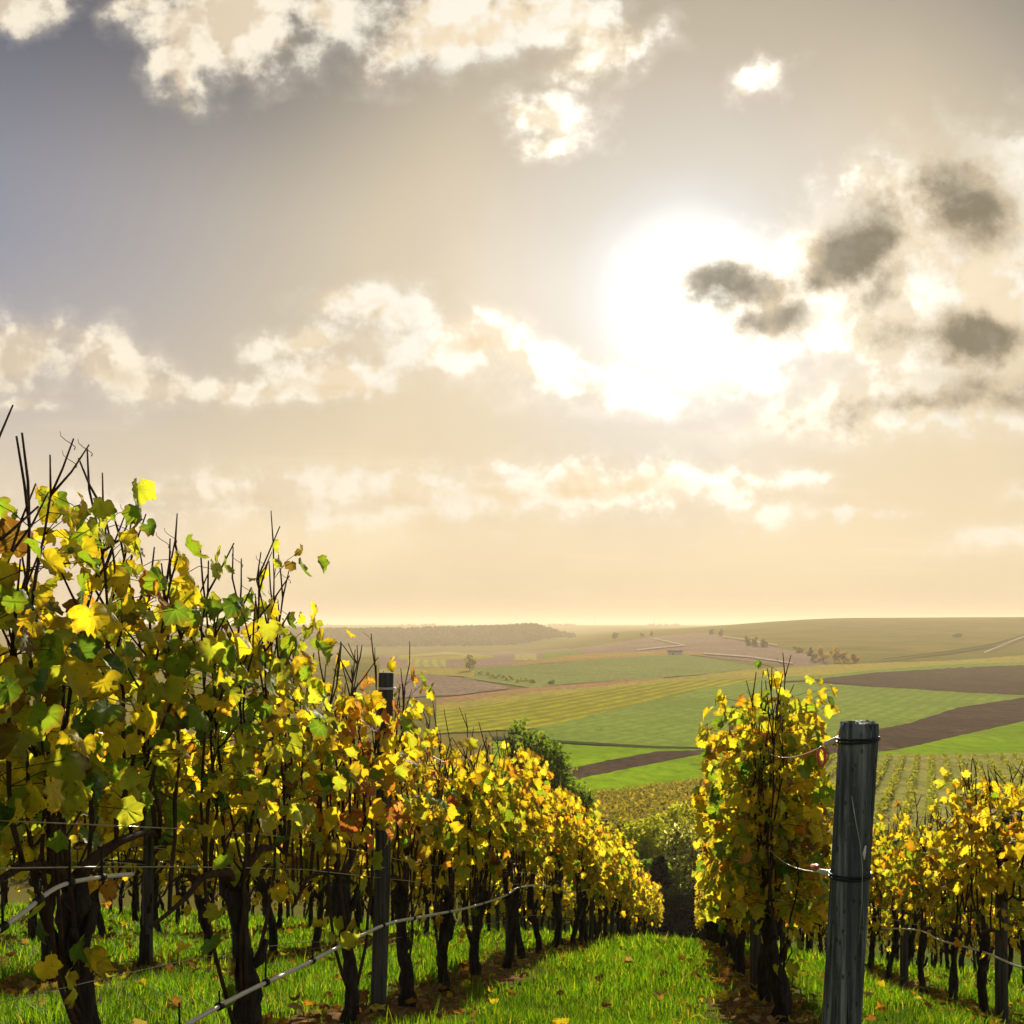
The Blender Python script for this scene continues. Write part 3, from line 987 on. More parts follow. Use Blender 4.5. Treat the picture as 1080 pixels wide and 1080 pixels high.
def build_leaves(pos, tips, nrms, size, tints, rg, detail=True):
    n_ = len(pos)
    if not detail:
        pass
    tips = tips / np.linalg.norm(tips, axis=1)[:, None]
    nr = nrms - tips * np.sum(nrms * tips, 1)[:, None]
    nr /= np.linalg.norm(nr, axis=1)[:, None] + 1e-9
    xs = np.cross(tips, nr)
    jit = 1 + rg.normal(0, .06, (n_, NV1)) * lrim[None]
    c1 = rg.normal(-.2, .4, (n_, 1)); c2 = rg.normal(.2, .36, (n_, 1)); c3 = rg.normal(0, .34, (n_, 1))
    lz = c1 * (lx**2 + lyy**2)[None] + c2 * np.abs(lx)[None] + c3 * (lx * lyy)[None] + rg.normal(0, .06, (n_, NV1)) * lrim[None]
    wx = rg.uniform(.85, 1.1, (n_, 1))
    co = (xs[:, None] * (lx[None] * jit * wx)[..., None] + tips[:, None] * (lyy[None] * jit)[..., None] + nr[:, None] * lz[..., None]) * size[:, None, None]
    V_ = (pos[:, None] + co).reshape(-1, 3)
    off = (np.arange(n_) * NV1)[:, None, None]
    F3 = (LT3[None] + off).reshape(-1, 3); F4 = (LT4[None] + off).reshape(-1, 4)
    # colour runs greener along the middle of a leaf, yellower at the rim, as the leaf turns
    C = np.repeat(tints[:, None], NV1, 1)
    turn = rg.uniform(0, .55, (n_, 1)) * (1 - lrim)[None]
    C = C * (1 - turn[..., None]) + np.array(GRN)[None, None] * turn[..., None] * 1.4
    C = np.concatenate([C.reshape(-1, 3), np.ones((n_ * NV1, 1))], 1)
    rim = np.tile(lrim, n_)
    build_leaves.blade = np.tile(np.stack([lx, lyy, 0 * lx], 1), (n_, 1))
    return V_, F3, F4, C, rim


def vine_parts(seed, pal, height=1.78, n_shoot=10, dense=1.0, bare=.22, low=1.0, half=.56, thick=.24, near=True, head=.68, tr=.031, lean=0.0, leaf=.060, bushy=1.0, suckers=0):
    """meshes of one vine, local axes: x along the row, y across, z up"""
    rd_ = random.Random(seed); rg = np.random.default_rng(seed)
    parts = {}
    # trunk
    n_ = 16
    pts, rad = [], []
    wx, wy = rd_.uniform(-.07, .07), rd_.uniform(-.06, .06)
    lean = lean + rd_.uniform(-.08, .08)
    p1, p2 = rd_.uniform(0, 6), rd_.uniform(0, 6)
    for i_ in range(n_):
        f = i_ / (n_ - 1)
        pts.append((lean * f + wx * math.sin(3.2 * f + p1) - wx * math.sin(p1), wy * math.sin(4 * f + p2) - wy * math.sin(p2), -.12 + f * (head + .12)))
        r = tr * (1.3 - .6 * f + (.5 * max(0, f - .72) / .28 if f > .72 else 0)) * (1 + .12 * math.sin(9 * f + p1))
        if f > .96: r *= .65
        rad.append(r)
    mb = MB()
    mb.tube(pts, rad, 11, .3, seed=seed)
    hx, hy, hz = pts[-1]
    for k_ in range(3):
        a = rd_.uniform(0, 6.28); zz = rd_.uniform(.55, .95)
        j = int(zz * (n_ - 1)); c = pts[j]
        mb.tube([c, (c[0] + math.cos(a) * .06, c[1] + math.sin(a) * .05, c[2] + .03), (c[0] + math.cos(a) * .10, c[1] + math.sin(a) * .07, c[2] + .10)], [tr * .7, tr * .55, tr * .3], 7, .25, seed=seed + k_)
    parts['trunk'] = [mb.mesh('trunk', M['bark'])]
    canes = []
    # two arched fruiting canes along the wire
    heads = []
    for sgn in (-1, 1):
        pp = []
        for i_ in range(7):
            f = i_ / 6
            pp.append((hx + sgn * half * 1.0 * f, hy + .02 * math.sin(5 * f + seed), hz + .12 * math.sin(math.pi * min(1, f * 1.1)) * (1 - .3 * f) + .02 * rd_.uniform(-1, 1)))
        mb = MB(); mb.tube(pp, [.024, .018, .014, .011, .009, .008, .006], 7, .15, seed=seed)
        canes.append(mb)
        heads += pp[1:]
    lp, lt, ln, ls = [], [], [], []
    tops = []
    for k_ in range(n_shoot):
        f = (k_ + rd_.uniform(.15, .85)) / n_shoot
        bx = -half + 2 * half * f
        b_ = min(heads, key=lambda p: abs(p[0] - bx))
        x0, y0, z0 = b_[0] + rd_.uniform(-.03, .03), b_[1], b_[2]
        top = height * rd_.uniform(.88, 1.06) + bare * rd_.uniform(-.5, .8)
        dxs, dys = rd_.uniform(-.16, .16), rd_.uniform(-.11, .11) * thick / .26
        pp, rr_ = [], []
        nseg = 11
        wa, wb = rd_.uniform(0, 6), rd_.uniform(0, 6)
        for i_ in range(nseg):
            g_ = i_ / (nseg - 1)
            pp.append(Vector((x0 + dxs * g_ + .028 * math.sin(7 * g_ + wa) + rd_.uniform(-.017, .017), y0 + dys * g_ + .03 * math.sin(6 * g_ + wb) * g_ + rd_.uniform(-.01, .01), z0 + (top - z0) * g_)))
            rr_.append(((.0072 if near else .0062) - .0046 * g_) * (1.25 if i_ % 2 else .92))
        mb = MB()
        mb.tube(pp, rr_, 5 if near else 4, .12, seed=k_)
        # laterals, some forked at the bare top
        for q in range(rd_.randint(3, 5) if near else 1):
            g_ = rd_.uniform(.5, .97)
            c = pp[int(g_ * (nseg - 1))]
            dd = Vector((rd_.uniform(-1, 1), rd_.uniform(-.7, .7), rd_.uniform(.5, 1.5))).normalized()
            ll = rd_.uniform(.07, .22)
            mb.tube([c, c + dd * ll * .5 + Vector((0, 0, .01)), c + dd * ll + Vector((rd_.uniform(-.02, .02), 0, .03))], [.0042, .0034, .0024], 4)
            if rd_.random() < .4:   # curling tendril
                e = c + dd * ll
                mb.tube([e + Vector((.02 * math.sin(a_), .02 * (1 - math.cos(a_)), .012 * a_)) for a_ in (0, .8, 1.6, 2.4, 3.2, 4.0)], [.0016, .0014, .0013, .0012, .001, .0008], 4)
        canes.append(mb)
        tops.append(top)
        # leaves
        zmax = top - bare * rd_.uniform(.55, 1.15)
        zz = low + rd_.uniform(-.15, .15)
        while zz < zmax:
            g_ = (zz - z0) / (top - z0)
            c = pp[max(0, min(nseg - 1, int(g_ * (nseg - 1))))]
            fr_ = (zz - low) / max(.1, zmax - low)
            nl_ = 1 + (rd_.random() < .75 * dense) + (rd_.random() < .45 * dense * bushy)
            for q in range(nl_):
                sd_ = rd_.choice((-1, 1))
                ext = min(1.05, abs(rd_.gauss(.52, .36))) * thick * (1.0 - .45 * max(0, fr_ - .55))
                px_ = c.x + rd_.gauss(0, .09 if fr_ < .75 else .05); py_ = c.y + sd_ * ext; pz_ = zz + rd_.uniform(-.05, .06)
                lp.append((px_, py_, pz_))
                lt.append((rd_.gauss(0, .55), sd_ * rd_.uniform(-.05, .55) + rd_.gauss(0, .2), -1 + abs(rd_.gauss(0, .45))))
                ln.append((rd_.gauss(0, .75), sd_ * .8 + rd_.gauss(0, .35), rd_.uniform(-.1, .75)))
                ls.append(leaf * rd_.uniform(.55, 1.28) * (1 - .22 * max(0, fr_ - .6)))
                if near and rd_.random() < .35:
                    mb.tube([c, ((c.x + px_) / 2, (c.y + py_) / 2, (c.z + pz_) / 2 + .02), (px_, py_, pz_)], [.0016, .0014, .0012], 3, cap=False)
            zz += rd_.uniform(.035, .075) / max(.4, dense)
    for k_ in range(suckers):      # long shoots rising from low on the old wood
        x0, y0, z0 = pts[rd_.randint(3, 10)]
        ex_, ez_ = x0 + rd_.choice((-1, 1)) * rd_.uniform(.12, .5), rd_.uniform(1.0, 1.5)
        pp = []
        wa = rd_.uniform(0, 6)
        for i_ in range(10):
            g_ = i_ / 9
            pp.append(Vector((x0 + (ex_ - x0) * g_**.6 + .03 * math.sin(5 * g_ + wa) * g_, y0 + .06 * math.sin(4 * g_ + wa) * g_ + rd_.uniform(-.006, .006), z0 + (ez_ - z0) * g_)))
        mb = MB(); mb.tube(pp, [.009 - .005 * i_ / 9 for i_ in range(10)], 5, .15, seed=k_)
        c = pp[rd_.randint(3, 6)]
        mb.tube([c, c + Vector((rd_.uniform(-.14, .14), rd_.uniform(-.05, .05), .12)), c + Vector((rd_.uniform(-.22, .22), rd_.uniform(-.08, .08), .3))], [.005, .004, .003], 5)
        canes.append(mb)
        for q in range(4):
            c = pp[rd_.randint(2, 9)]
            lp.append((c.x, c.y + rd_.uniform(-.06, .06), c.z)); lt.append((rd_.gauss(0, .6), rd_.gauss(0, .4), -1)); ln.append((rd_.gauss(0, .6), rd_.choice((-1, 1)), .2)); ls.append(leaf * rd_.uniform(.6, 1.15))
    # a few leaves lower down on the old wood
    for q in range(int(7 * dense)):
        lp.append((rd_.uniform(-half, half), rd_.gauss(0, .12), rd_.uniform(.45, low)))
        lt.append((rd_.gauss(0, .5), rd_.gauss(0, .4), -1)); ln.append((rd_.gauss(0, .6), rd_.choice((-1, 1)), .2)); ls.append(leaf * rd_.uniform(.6, 1.1))
    lp, lt, ln, ls = map(lambda a_: np.array(a_, float), (lp, lt, ln, ls))
    tn = pick_tints(len(lp), PAL[pal], rg, .16)
    V_, F3, F4, C, rim = build_leaves(lp, lt, ln, ls, tn, rg)
    me = raw_mesh('foliage', V_, [F3, F4], M['leaf'], True)
    pt_attr(me, 'tint', C, 'FLOAT_COLOR'); pt_attr(me, 'rim', rim); pt_attr(me, 'blade', build_leaves.blade, 'FLOAT_VECTOR')
    parts['foliage'] = [me]
    if near:
        parts['cane'] = [c.mesh('cane', M['cane']) for c in canes]
    else:
        allc = MB()
        for c in canes: allc.add(c.v, c.f)
        parts['cane_bundle'] = [allc.mesh('cane_bundle', M['cane'])]
    return parts


def place_vine(parts, s, t, label, group, flip=False, scale=1.0, dz=0.0, slope=True):
    x, y = xy_of(s, t)
    root = empty('grapevine', (x, y, Tz(x, y) + dz))
    root.rotation_euler = (0, 0, math.pi / 2 - PHI + (math.pi if flip else 0))
    root.scale = (scale, scale, scale)
    tag(root, label, 'grapevine', group)
    for nm, mes in parts.items():
        for me in mes:
            obj(nm, me, root)
    return root


ORD = ['first', 'second', 'third', 'fourth', 'fifth', 'sixth', 'seventh', 'eighth', 'ninth', 'tenth', 'eleventh', 'twelfth', 'thirteenth', 'fourteenth',
       'fifteenth', 'sixteenth', 'seventeenth', 'eighteenth', 'nineteenth', 'twentieth']
# shared kinds of vine (mesh data is shared by their copies)
NEARV = {p: [vine_parts(200 + 17 * j + i_ * 131, p, dense=1.3, n_shoot=rd_n, height=hh) for j, (rd_n, hh) in enumerate(((10, 1.76), (9, 1.84), (11, 1.70)))]
         for i_, p in enumerate(('mixed', 'yellow', 'gold'))}
FARV = {p: [vine_parts(900 + 19 * j + i_ * 77, p, dense=1.15, n_shoot=9, near=False, height=1.8, leaf=.08) for j in range(4)] for i_, p in enumerate(('yellow', 'gold', 'mixed'))}


def set_s(Y, t): return (Y - 0) / CP + t * math.tan(PHI) if False else Y * CP + (t + Y * SP) / CP * SP


# --- row left of the path: the near vines are individuals
GL = 'vines in the row left of the grass path'
t1 = ROWS[3]
L1 = [
    (1.55, dict(seed=1, pal='green', height=1.50, n_shoot=10, bare=.12, dense=1.5, tr=.036, leaf=.052), 'vine at the left edge nearest the camera, mostly cut by the frame'),
    (2.62, dict(seed=2, suckers=5, pal='green', height=1.73, n_shoot=13, bare=.15, dense=1.15, tr=.036, lean=.14, leaf=.051), 'large yellow green vine at the left edge with the tallest bare shoots'),
    (3.58, dict(seed=3, suckers=4, leaf=.054, pal='green', height=1.86, n_shoot=11, bare=.2, dense=1.15, tr=.039, lean=-.03), 'green leaved vine with thick black trunk, second from the left edge'),
    (4.66, dict(seed=4, suckers=3, pal='pink', height=1.82, n_shoot=10, bare=.26, dense=1.1, tr=.035, lean=.05), 'vine with pink and orange leaves just left of the dark post'),
    (5.72, dict(seed=5, suckers=3, pal='pink', height=1.86, n_shoot=9, bare=.22, dense=1.15, tr=.035), 'vine with a trunk right against the dark post in the left row'),
    (6.75, dict(seed=6, suckers=4, pal='yellow', height=1.78, n_shoot=9, bare=.26, dense=1.0, tr=.036), 'thin leaved yellow vine just right of the dark post'),
    (7.75, dict(seed=7, suckers=3, pal='mixed', height=1.9, n_shoot=9, bare=.22, dense=1.2, tr=.036), 'second yellow vine right of the dark post, with high bare twigs'),
]
for s, kw, lab in L1:
    place_vine(vine_parts(**kw), s, t1, lab, GL)
# low leafy suckers / old wood cut close to the camera belong to the second vine
s = 8.8
k = 0
while s < 46:
    pal = 'yellow' if k % 3 else 'gold'
    near = s < 15
    pr = (NEARV if near else FARV)[pal][k % (3 if near else 4)]
    if k < 14: lab = '%s vine beyond the second bare twigged one in the left row, yellow leaved' % ORD[k]
    else: lab = 'small distant yellow vine far down the row left of the path'
    place_vine(pr, s, t1 + random.uniform(-.03, .03), lab, GL if k < 14 else 'distant vines far down the left row', random.random() < .5, random.uniform(1.08, 1.2) if s < 15 else random.uniform(1.04, 1.16))
    s += 1.05; k += 1

# --- row right of the path
GR = 'vines in the row right of the grass path'
t2 = ROWS[4]
R1 = [
    (6.15, dict(seed=31, suckers=3, pal='mixed', height=2.0, n_shoot=13, bare=.11, dense=1.25, tr=.045, thick=.33, half=.5, low=.72, bushy=1.2), 'bushy first vine of the row behind the thick post, with bare shoots on top'),
    (7.1, dict(seed=32, pal='gold', height=1.98, n_shoot=12, bare=.14, dense=1.2, tr=.036, thick=.28, low=.7, bushy=1.3), 'second vine of the row behind the thick post, golden leaved'),
    (8.1, dict(seed=33, pal='gold', height=1.95, n_shoot=11, bare=.12, dense=1.1, tr=.036, thick=.28, low=.7), 'third vine of the row behind the thick post, golden leaved'),
]
for s, kw, lab in R1:
    place_vine(vine_parts(**kw), s, t2 + .06, lab, GR)
s = 9.1; k = 3
while s < 46:
    near = s < 12
    pr = (NEARV if near else FARV)[('gold', 'yellow')[k % 2]][k % (3 if near else 4)]
    lab = '%s vine of the row behind the thick post, golden leaved' % ORD[k] if k < 10 else 'distant golden vine far down the row behind the thick post'
    place_vine(pr, s, t2 + random.uniform(-.03, .03), lab, GR if k < 10 else 'distant vines far down the right row', random.random() < .5, random.uniform(.96, 1.05))
    s += 1.02; k += 1

# --- row at the right edge
t3 = ROWS[5]
s = 7.1; k = 0
while s < 44:
    near = s < 13
    pr = (NEARV if near else FARV)[('gold', 'yellow', 'gold', 'mixed')[k % 4]][k % (3 if near else 4)]
    lab = '%s vine from the right edge in the row running out of frame right' % ORD[k] if k < 12 else 'distant golden vine at the far end of the right edge row'
    place_vine(pr, s, t3 + random.uniform(-.03, .03), lab, 'vines in the right edge row' if k < 12 else 'distant vines in the right edge row', random.random() < .5, random.uniform(.94, 1.02))
    s += 1.0; k += 1
# --- rows behind
for t, s0, s1, lab, gp in ((ROWS[2], 4.2, 42, 'yellow vine in the second row left of the path, seen between the front trunks', 'vines in the second row left of the path'),
                           (ROWS[1], 6.0, 36, 'yellow vine in the third row left of the path, deep behind the front trunks', 'vines in the third row left of the path'),
                           (ROWS[0], 8.0, 30, 'yellow vine in the fourth row left of the path, deep at the back', 'vines in the fourth row left of the path'),
                           (-9.8, 11.0, 30, 'yellow vine in the fifth row left of the path, almost hidden', 'vines in the fifth row left of the path'),
                           (-11.85, 14.0, 34, 'yellow vine in the sixth row left of the path, farthest back on the left', 'vines in the sixth row left of the path'),
                           (ROWS[6], 12.0, 40, 'golden vine in the row right behind the right edge row', 'vines in the row behind the right edge row'),
                           (ROWS[7], 16.0, 34, 'golden vine in the last row on the right', 'vines in the last row on the right')):
    s = s0; k = 0
    while s < s1:
        pr = FARV[('yellow', 'gold', 'mixed')[(k * 2 + int(t)) % 3]][(k + int(t)) % 4]
        place_vine(pr, s, t + random.uniform(-.04, .04), lab, gp, random.random() < .5, random.uniform(.96, 1.08))
        s += 1.08; k += 1


# ------------------------------------------------------------------ posts
def wrap_ring(mb, c, ax, r, wr, tilt=0., n_=20):
    pts = []
    for k_ in range(n_ + 1):
        a = 2 * math.pi * k_ / n_
        pts.append((c[0] + r * math.cos(a), c[1] + r * math.sin(a), c[2] + tilt * math.cos(a)))
    mb.tube(pts, wr, 5, cap=False)


def wooden_post(s, t, h, r, label, group, mat, lean=(0.03, 0), seed=0, rings=(), cracked=False):
    x, y = xy_of(s, t)
    root = empty('wooden_post', (x, y, Tz(x, y)))
    tag(root, label, 'post', group)
    rd_ = random.Random(seed)
    mb = MB()
    n_ = 14
    pts = [(lean[0] * f * h + .006 * math.sin(5 * f + seed), lean[1] * f * h, -.3 * (1 - f) + h * f) for f in [i_ / (n_ - 1) for i_ in range(n_)]]
    rad = [r * (1.06 - .10 * i_ / (n_ - 1)) for i_ in range(n_)]
    pts.append((pts[-1][0], pts[-1][1], pts[-1][2] + r * .12)); rad.append(r * .86)
    if cracked:      # drying cracks run down the grain, the sawn top is split and worn
        ns, nl = 72, 60
        rr = np.random.default_rng(seed)
        an = np.arange(ns) * 2 * math.pi / ns
        groove = rr.normal(0, .010, ns)
        cr = np.zeros((nl, ns))
        for q in range(16):
            k0 = rr.integers(ns); a0, a1 = np.sort(rr.uniform(-.1, 1.15, 2)); dp_ = rr.uniform(.04, .13)
            for j in range(nl):
                f = j / (nl - 1)
                if a0 < f < a1:
                    cr[j, (k0 + int(1.6 * math.sin(4 * f + q))) % ns] -= dp_ * math.sin(math.pi * (f - a0) / (a1 - a0 + 1e-6)) ** .5
        V_, F_ = [], []
        for j in range(nl):
            f = j / (nl - 1); zz = -.3 + (h + .3) * f
            for k_ in range(ns):
                q = r * (.98 + .02 * f) * (1 + groove[k_] + cr[j, k_] + .02 * math.sin(3 * an[k_] + 2 * f) + .012 * math.sin(7 * f + an[k_]) + rr.normal(0, .003))
                top = (j == nl - 1) * (rr.normal(0, .0025) + .004 * math.sin(2 * an[k_]))
                if j >= nl - 1: q *= .965
                V_.append((lean[0] * zz + q * math.cos(an[k_]), lean[1] * zz + q * math.sin(an[k_]), zz + top))
        b0 = len(V_)
        for rg_ in (.7, .35):
            for k_ in range(ns):
                V_.append((lean[0] * h + r * .96 * rg_ * math.cos(an[k_]), r * .96 * rg_ * math.sin(an[k_]), h + rr.normal(.001, .0022)))
        V_.append((lean[0] * h, 0, h + .002))
        for j in range(nl + 1):
            for k_ in range(ns):
                F_.append((j * ns + k_, j * ns + (k_ + 1) % ns, (j + 1) * ns + (k_ + 1) % ns, (j + 1) * ns + k_))
        for k_ in range(ns):
            F_.append(((nl + 1) * ns + k_, (nl + 1) * ns + (k_ + 1) % ns, len(V_) - 1))
        mb.add(V_, F_)
    else:
        mb.tube(pts, rad, 24, .022, seed=seed)
    obj('shaft', mb.mesh('shaft', mat), root)
    for (zz, tl, mt, wr) in rings:
        f = zz / h
        m2 = MB()
        wrap_ring(m2, (lean[0] * zz, lean[1] * zz, zz), None, r * 1.04 + wr * .6, wr, tl)
        wrap_ring(m2, (lean[0] * zz, lean[1] * zz, zz + wr * 2.2), None, r * 1.04 + wr * .6, wr, tl * .4)
        obj('wire_wrap', m2.mesh('wire_wrap', M[mt]), root)
    return root


# thick end post of the right row
PS = 2.95 * CP + (.41 + 2.95 * SP) / CP * SP
ex, ey = xy_of(PS, .40)
ez = Tz(ex, ey)
PT = .40
endpost = wooden_post(PS, PT, -.275 - ez, .0545, 'thick weathered grey post in the right foreground with two wire wraps', 'trellis posts', M['post'], (.058, 0), 3,
                      ((-.325 - ez, .006, 'wire_dark', .0035), (-.715 - ez, .004, 'wire_dark', .0035)), True)
# thin loose wire dangling down the front of the post
mb = MB()
h0 = -.275 - ez
zs = [h0 - .20, h0 - .27, h0 - .33, h0 - .40, h0 - .5, h0 - .62]
mb.tube([(.058 * z_ + dx_, -.062, z_) for z_, dx_ in zip(zs, (-.03, -.015, .0, .012, .016, .013))], .0011, 5)
obj('loose_wire', mb.mesh('loose_wire', M['wire']), endpost)
mb = MB()
mb.tube([(.058 * z_ + dx_, -.061, z_) for z_, dx_ in zip((h0 - .34, h0 - .365, h0 - .38), (.018, .014, .016))], [.002, .005, .002], 6)
obj('staple', mb.mesh('staple', M['white_cord']), endpost)

for k, Y in enumerate((5.4, 9.35, 12.7, 16.8, 21, 25.5, 30, 35, 40)):
    s = set_s(Y, t1)
    lab = ('tall dark wooden post among pink leaves in the left row', 'second dark post down the left row, at the edge of the grass path', 'third dark post down the left row')[k] if k < 3 else '%s dark post down the left row, half hidden by leaves' % ORD[k]
    wooden_post(s, t1 - .02, (1.80, 1.72, 1.72)[min(k, 2)], .041, lab, 'trellis posts', M['post_dark'], (.035 if k == 0 else random.uniform(-.01, .03), 0), 50 + k,
                ((1.72, .0, 'white_cord', .0025), (.78, .01, 'wire', .002)) if k == 0 else ())
for k, Y in enumerate((7.4, 11.3, 15.5, 20, 25, 31, 38)):
    wooden_post(set_s(Y, t2), t2, 1.75, .042, ('%s slim post inside the leaves of the row behind the thick post' % ORD[k]), 'trellis posts', M['post_dark'], (random.uniform(0, .03), 0), 70 + k)
for k, Y in enumerate((7.25, 10.6, 14.8, 19.5, 25, 32)):
    wooden_post(set_s(Y, t3), t3, 1.45, .042, 'dark post cut by the right edge of the picture' if k == 0 else '%s post from the right edge in the right edge row' % ORD[k], 'trellis posts', M['post_dark'], (random.uniform(0, .02), 0), 90 + k)
for k, Y in enumerate((7.0, 11, 15, 19.5, 24.5)):
    wooden_post(set_s(Y, ROWS[2]), ROWS[2], 1.7, .035, '%s post in the second row left of the path' % ORD[k], 'trellis posts', M['post_dark'], (random.uniform(0, .03), 0), 110 + k)


# ------------------------------------------------------------------ wires and hoses
def along(t, s0, s1, h, step=.5, sag=.015, wob=0.0, seed=0):
    rd_ = random.Random(seed)
    pts = []
    s = s0
    while s <= s1 + 1e-6:
        x, y = xy_of(s, t + wob * math.sin(s * 2.1 + seed))
        pts.append((x, y, Tz(x, y) + h - sag * abs(math.sin(s * math.pi / 4.1)) + wob * math.sin(s * 1.7 + seed * 2)))
        s += step
    return pts


HN = {.74: 'lowest', .86: 'second lowest', 1.22: 'middle', 1.55: 'top'}
def wire(t, s0, s1, h, lab, r=.0017, wob=0.0):
    mb = MB(); mb.tube(along(t, s0, s1, h, .5, .02, wob, int(h * 100)), r, 5)
    tag(obj('trellis_wire', mb.mesh('trellis_wire', M['wire'])), lab, 'wire', 'trellis wires')
for h in (.74, .86, 1.22, 1.55):
    wire(t1 + .02, 5.6 if h > 1.3 else .6, 45, h, '%s trellis wire of the row left of the grass path' % HN[h], .0020, .008)
    wire(ROWS[2], 2, 42, h, '%s trellis wire of the second row left of the path' % HN[h], .0024)
    wire(t3, 6, 42, h * .93, '%s trellis wire of the right edge row' % HN[h], .0024)
    if h > .8: wire(ROWS[1], 5, 34, h, '%s trellis wire of the third row left of the path' % HN[h], .0026)
for h in (.74, 1.22):
    wire(t2, 5.2, 45, h, '%s trellis wire of the row right of the grass path' % HN[h], .0022)
wire(t1 - .03, .6, 20, .42, 'thin slack wire above the hose in the left row', .0013, .01)


def img_pt(u, v, t):
    """point of the upright plane of a vine row seen at photo pixel (u, v)"""
    a = (u - 540) / F
    Y = t / (a * CP - SP)
    return (a * Y, Y, (HZ - v) / F * Y)


def hose(ctrl, t, r, lab, clips=True):
    P_ = [Vector(img_pt(u, v, t)) for u, v in ctrl]
    pts = []
    for i_ in range(len(P_) - 1):
        p0 = P_[max(i_ - 1, 0)]; p1 = P_[i_]; p2 = P_[i_ + 1]; p3 = P_[min(i_ + 2, len(P_) - 1)]
        for q in range(6):
            f = q / 6
            pts.append(.5 * ((2 * p1) + (p2 - p0) * f + (2 * p0 - 5 * p1 + 4 * p2 - p3) * f * f + (3 * p1 - p0 - 3 * p2 + p3) * f**3))
    pts.append(P_[-1])
    root = empty('irrigation_hose', pts[0])
    tag(root, lab, 'hose', 'drip hoses')
    o = pts[0]
    mb = MB(); mb.tube([p - o for p in pts], r, 8); obj('tube', mb.mesh('tube', M['hose']), root)
    if clips:
        for j in range(4, len(pts) - 2, 5):
            p = pts[j] - o; d = (pts[j + 1] - pts[j]).normalized()
            mb = MB(); mb.tube([p - d * .012, p + d * .012], r * 1.7, 8)
            mb.tube([p, p + Vector((0, 0, .05 + .03 * (j % 3)))], .0035, 5)
            obj('clip', mb.mesh('clip', M['clip']), root)
# the hose hangs from the wire of the left row, sagging between the posts
hose([(165, 1100), (205, 1076), (260, 1046), (320, 1018), (372, 991), (410, 974), (450, 966), (495, 957), (532, 945), (548, 936), (575, 934), (598, 941), (622, 938)], t1 + .085, .0085, 'pale drip hose sagging across the left vine trunks')
hose([(-30, 1000), (20, 966), (60, 936), (100, 926), (140, 922)], t1 + .07, .006, 'grey hose at the left edge running into the first big trunk')
hose([(930, 979), (968, 981), (990, 991), (1012, 997), (1040, 1005), (1068, 1017), (1085, 1022)], t3 - .07, .008, 'pale drip hose along the trunks of the right edge row', False)

# wires from the thick post into the right row, with red tensioners and white cord
def post_wire(zpost, s_end, h_end, lab, ratag):
    x0, y0 = ex + .058 * (zpost - ez) - .05, ey + .03
    x1, y1 = xy_of(s_end, .41)
    p0 = Vector((x0, y0, zpost)); p1 = Vector((x1, y1, Tz(x1, y1) + h_end))
    pts = [p0.lerp(p1, f) + Vector((0, 0, -.04 * math.sin(math.pi * f))) for f in np.linspace(0, 1, 14)]
    root = empty('tension_wire', p0); tag(root, lab, 'wire', 'tension wires of the thick post')
    mb = MB(); mb.tube([p - p0 for p in pts], .0016, 6); obj('strand', mb.mesh('strand', M['wire']), root)
    # twisted white end
    d = (p1 - p0).normalized()
    mb = MB()
    tw = []
    for k_ in range(40):
        f = k_ / 39; a = k_ * .9
        tw.append(d * (.01 + .24 * f) + Vector((.006 * math.cos(a), 0, .006 * math.sin(a))) + Vector((0, 0, -.04 * math.sin(math.pi * f * .06))))
    mb.tube(tw, .0032, 5); obj('twisted_end', mb.mesh('twisted_end', M['white_cord']), root)
    if ratag == 'loop':
        c = d * .36 + Vector((0, 0, -.035))
        mb = MB(); mb.tube([c + Vector((.012 * math.cos(a) , .004, .03 * math.sin(a) - .012)) for a in np.linspace(0, 6.283, 16)], .0048, 6, cap=False)
        obj('tag_loop', mb.mesh('tag_loop', M['red']), root)
    else:
        mb = MB(); mb.tube([d * .28, d * .34 + Vector((0, 0, .004)), d * .48], [.006, .009, .005], 7, .2)
        obj('tape', mb.mesh('tape', M['red']), root)
post_wire(-.325, 6.0, 1.55, 'upper wire from the thick post with a hanging red loop', 'loop')
post_wire(-.715, 6.0, 1.02, 'lower wire from the thick post wrapped in red tape', 'tape')

# ------------------------------------------------------------------ grass and fallen leaves
rg = np.random.default_rng(9)
def row_dist(t): return np.min(np.abs(t[:, None] - np.array(ROWS)[None]), 1)


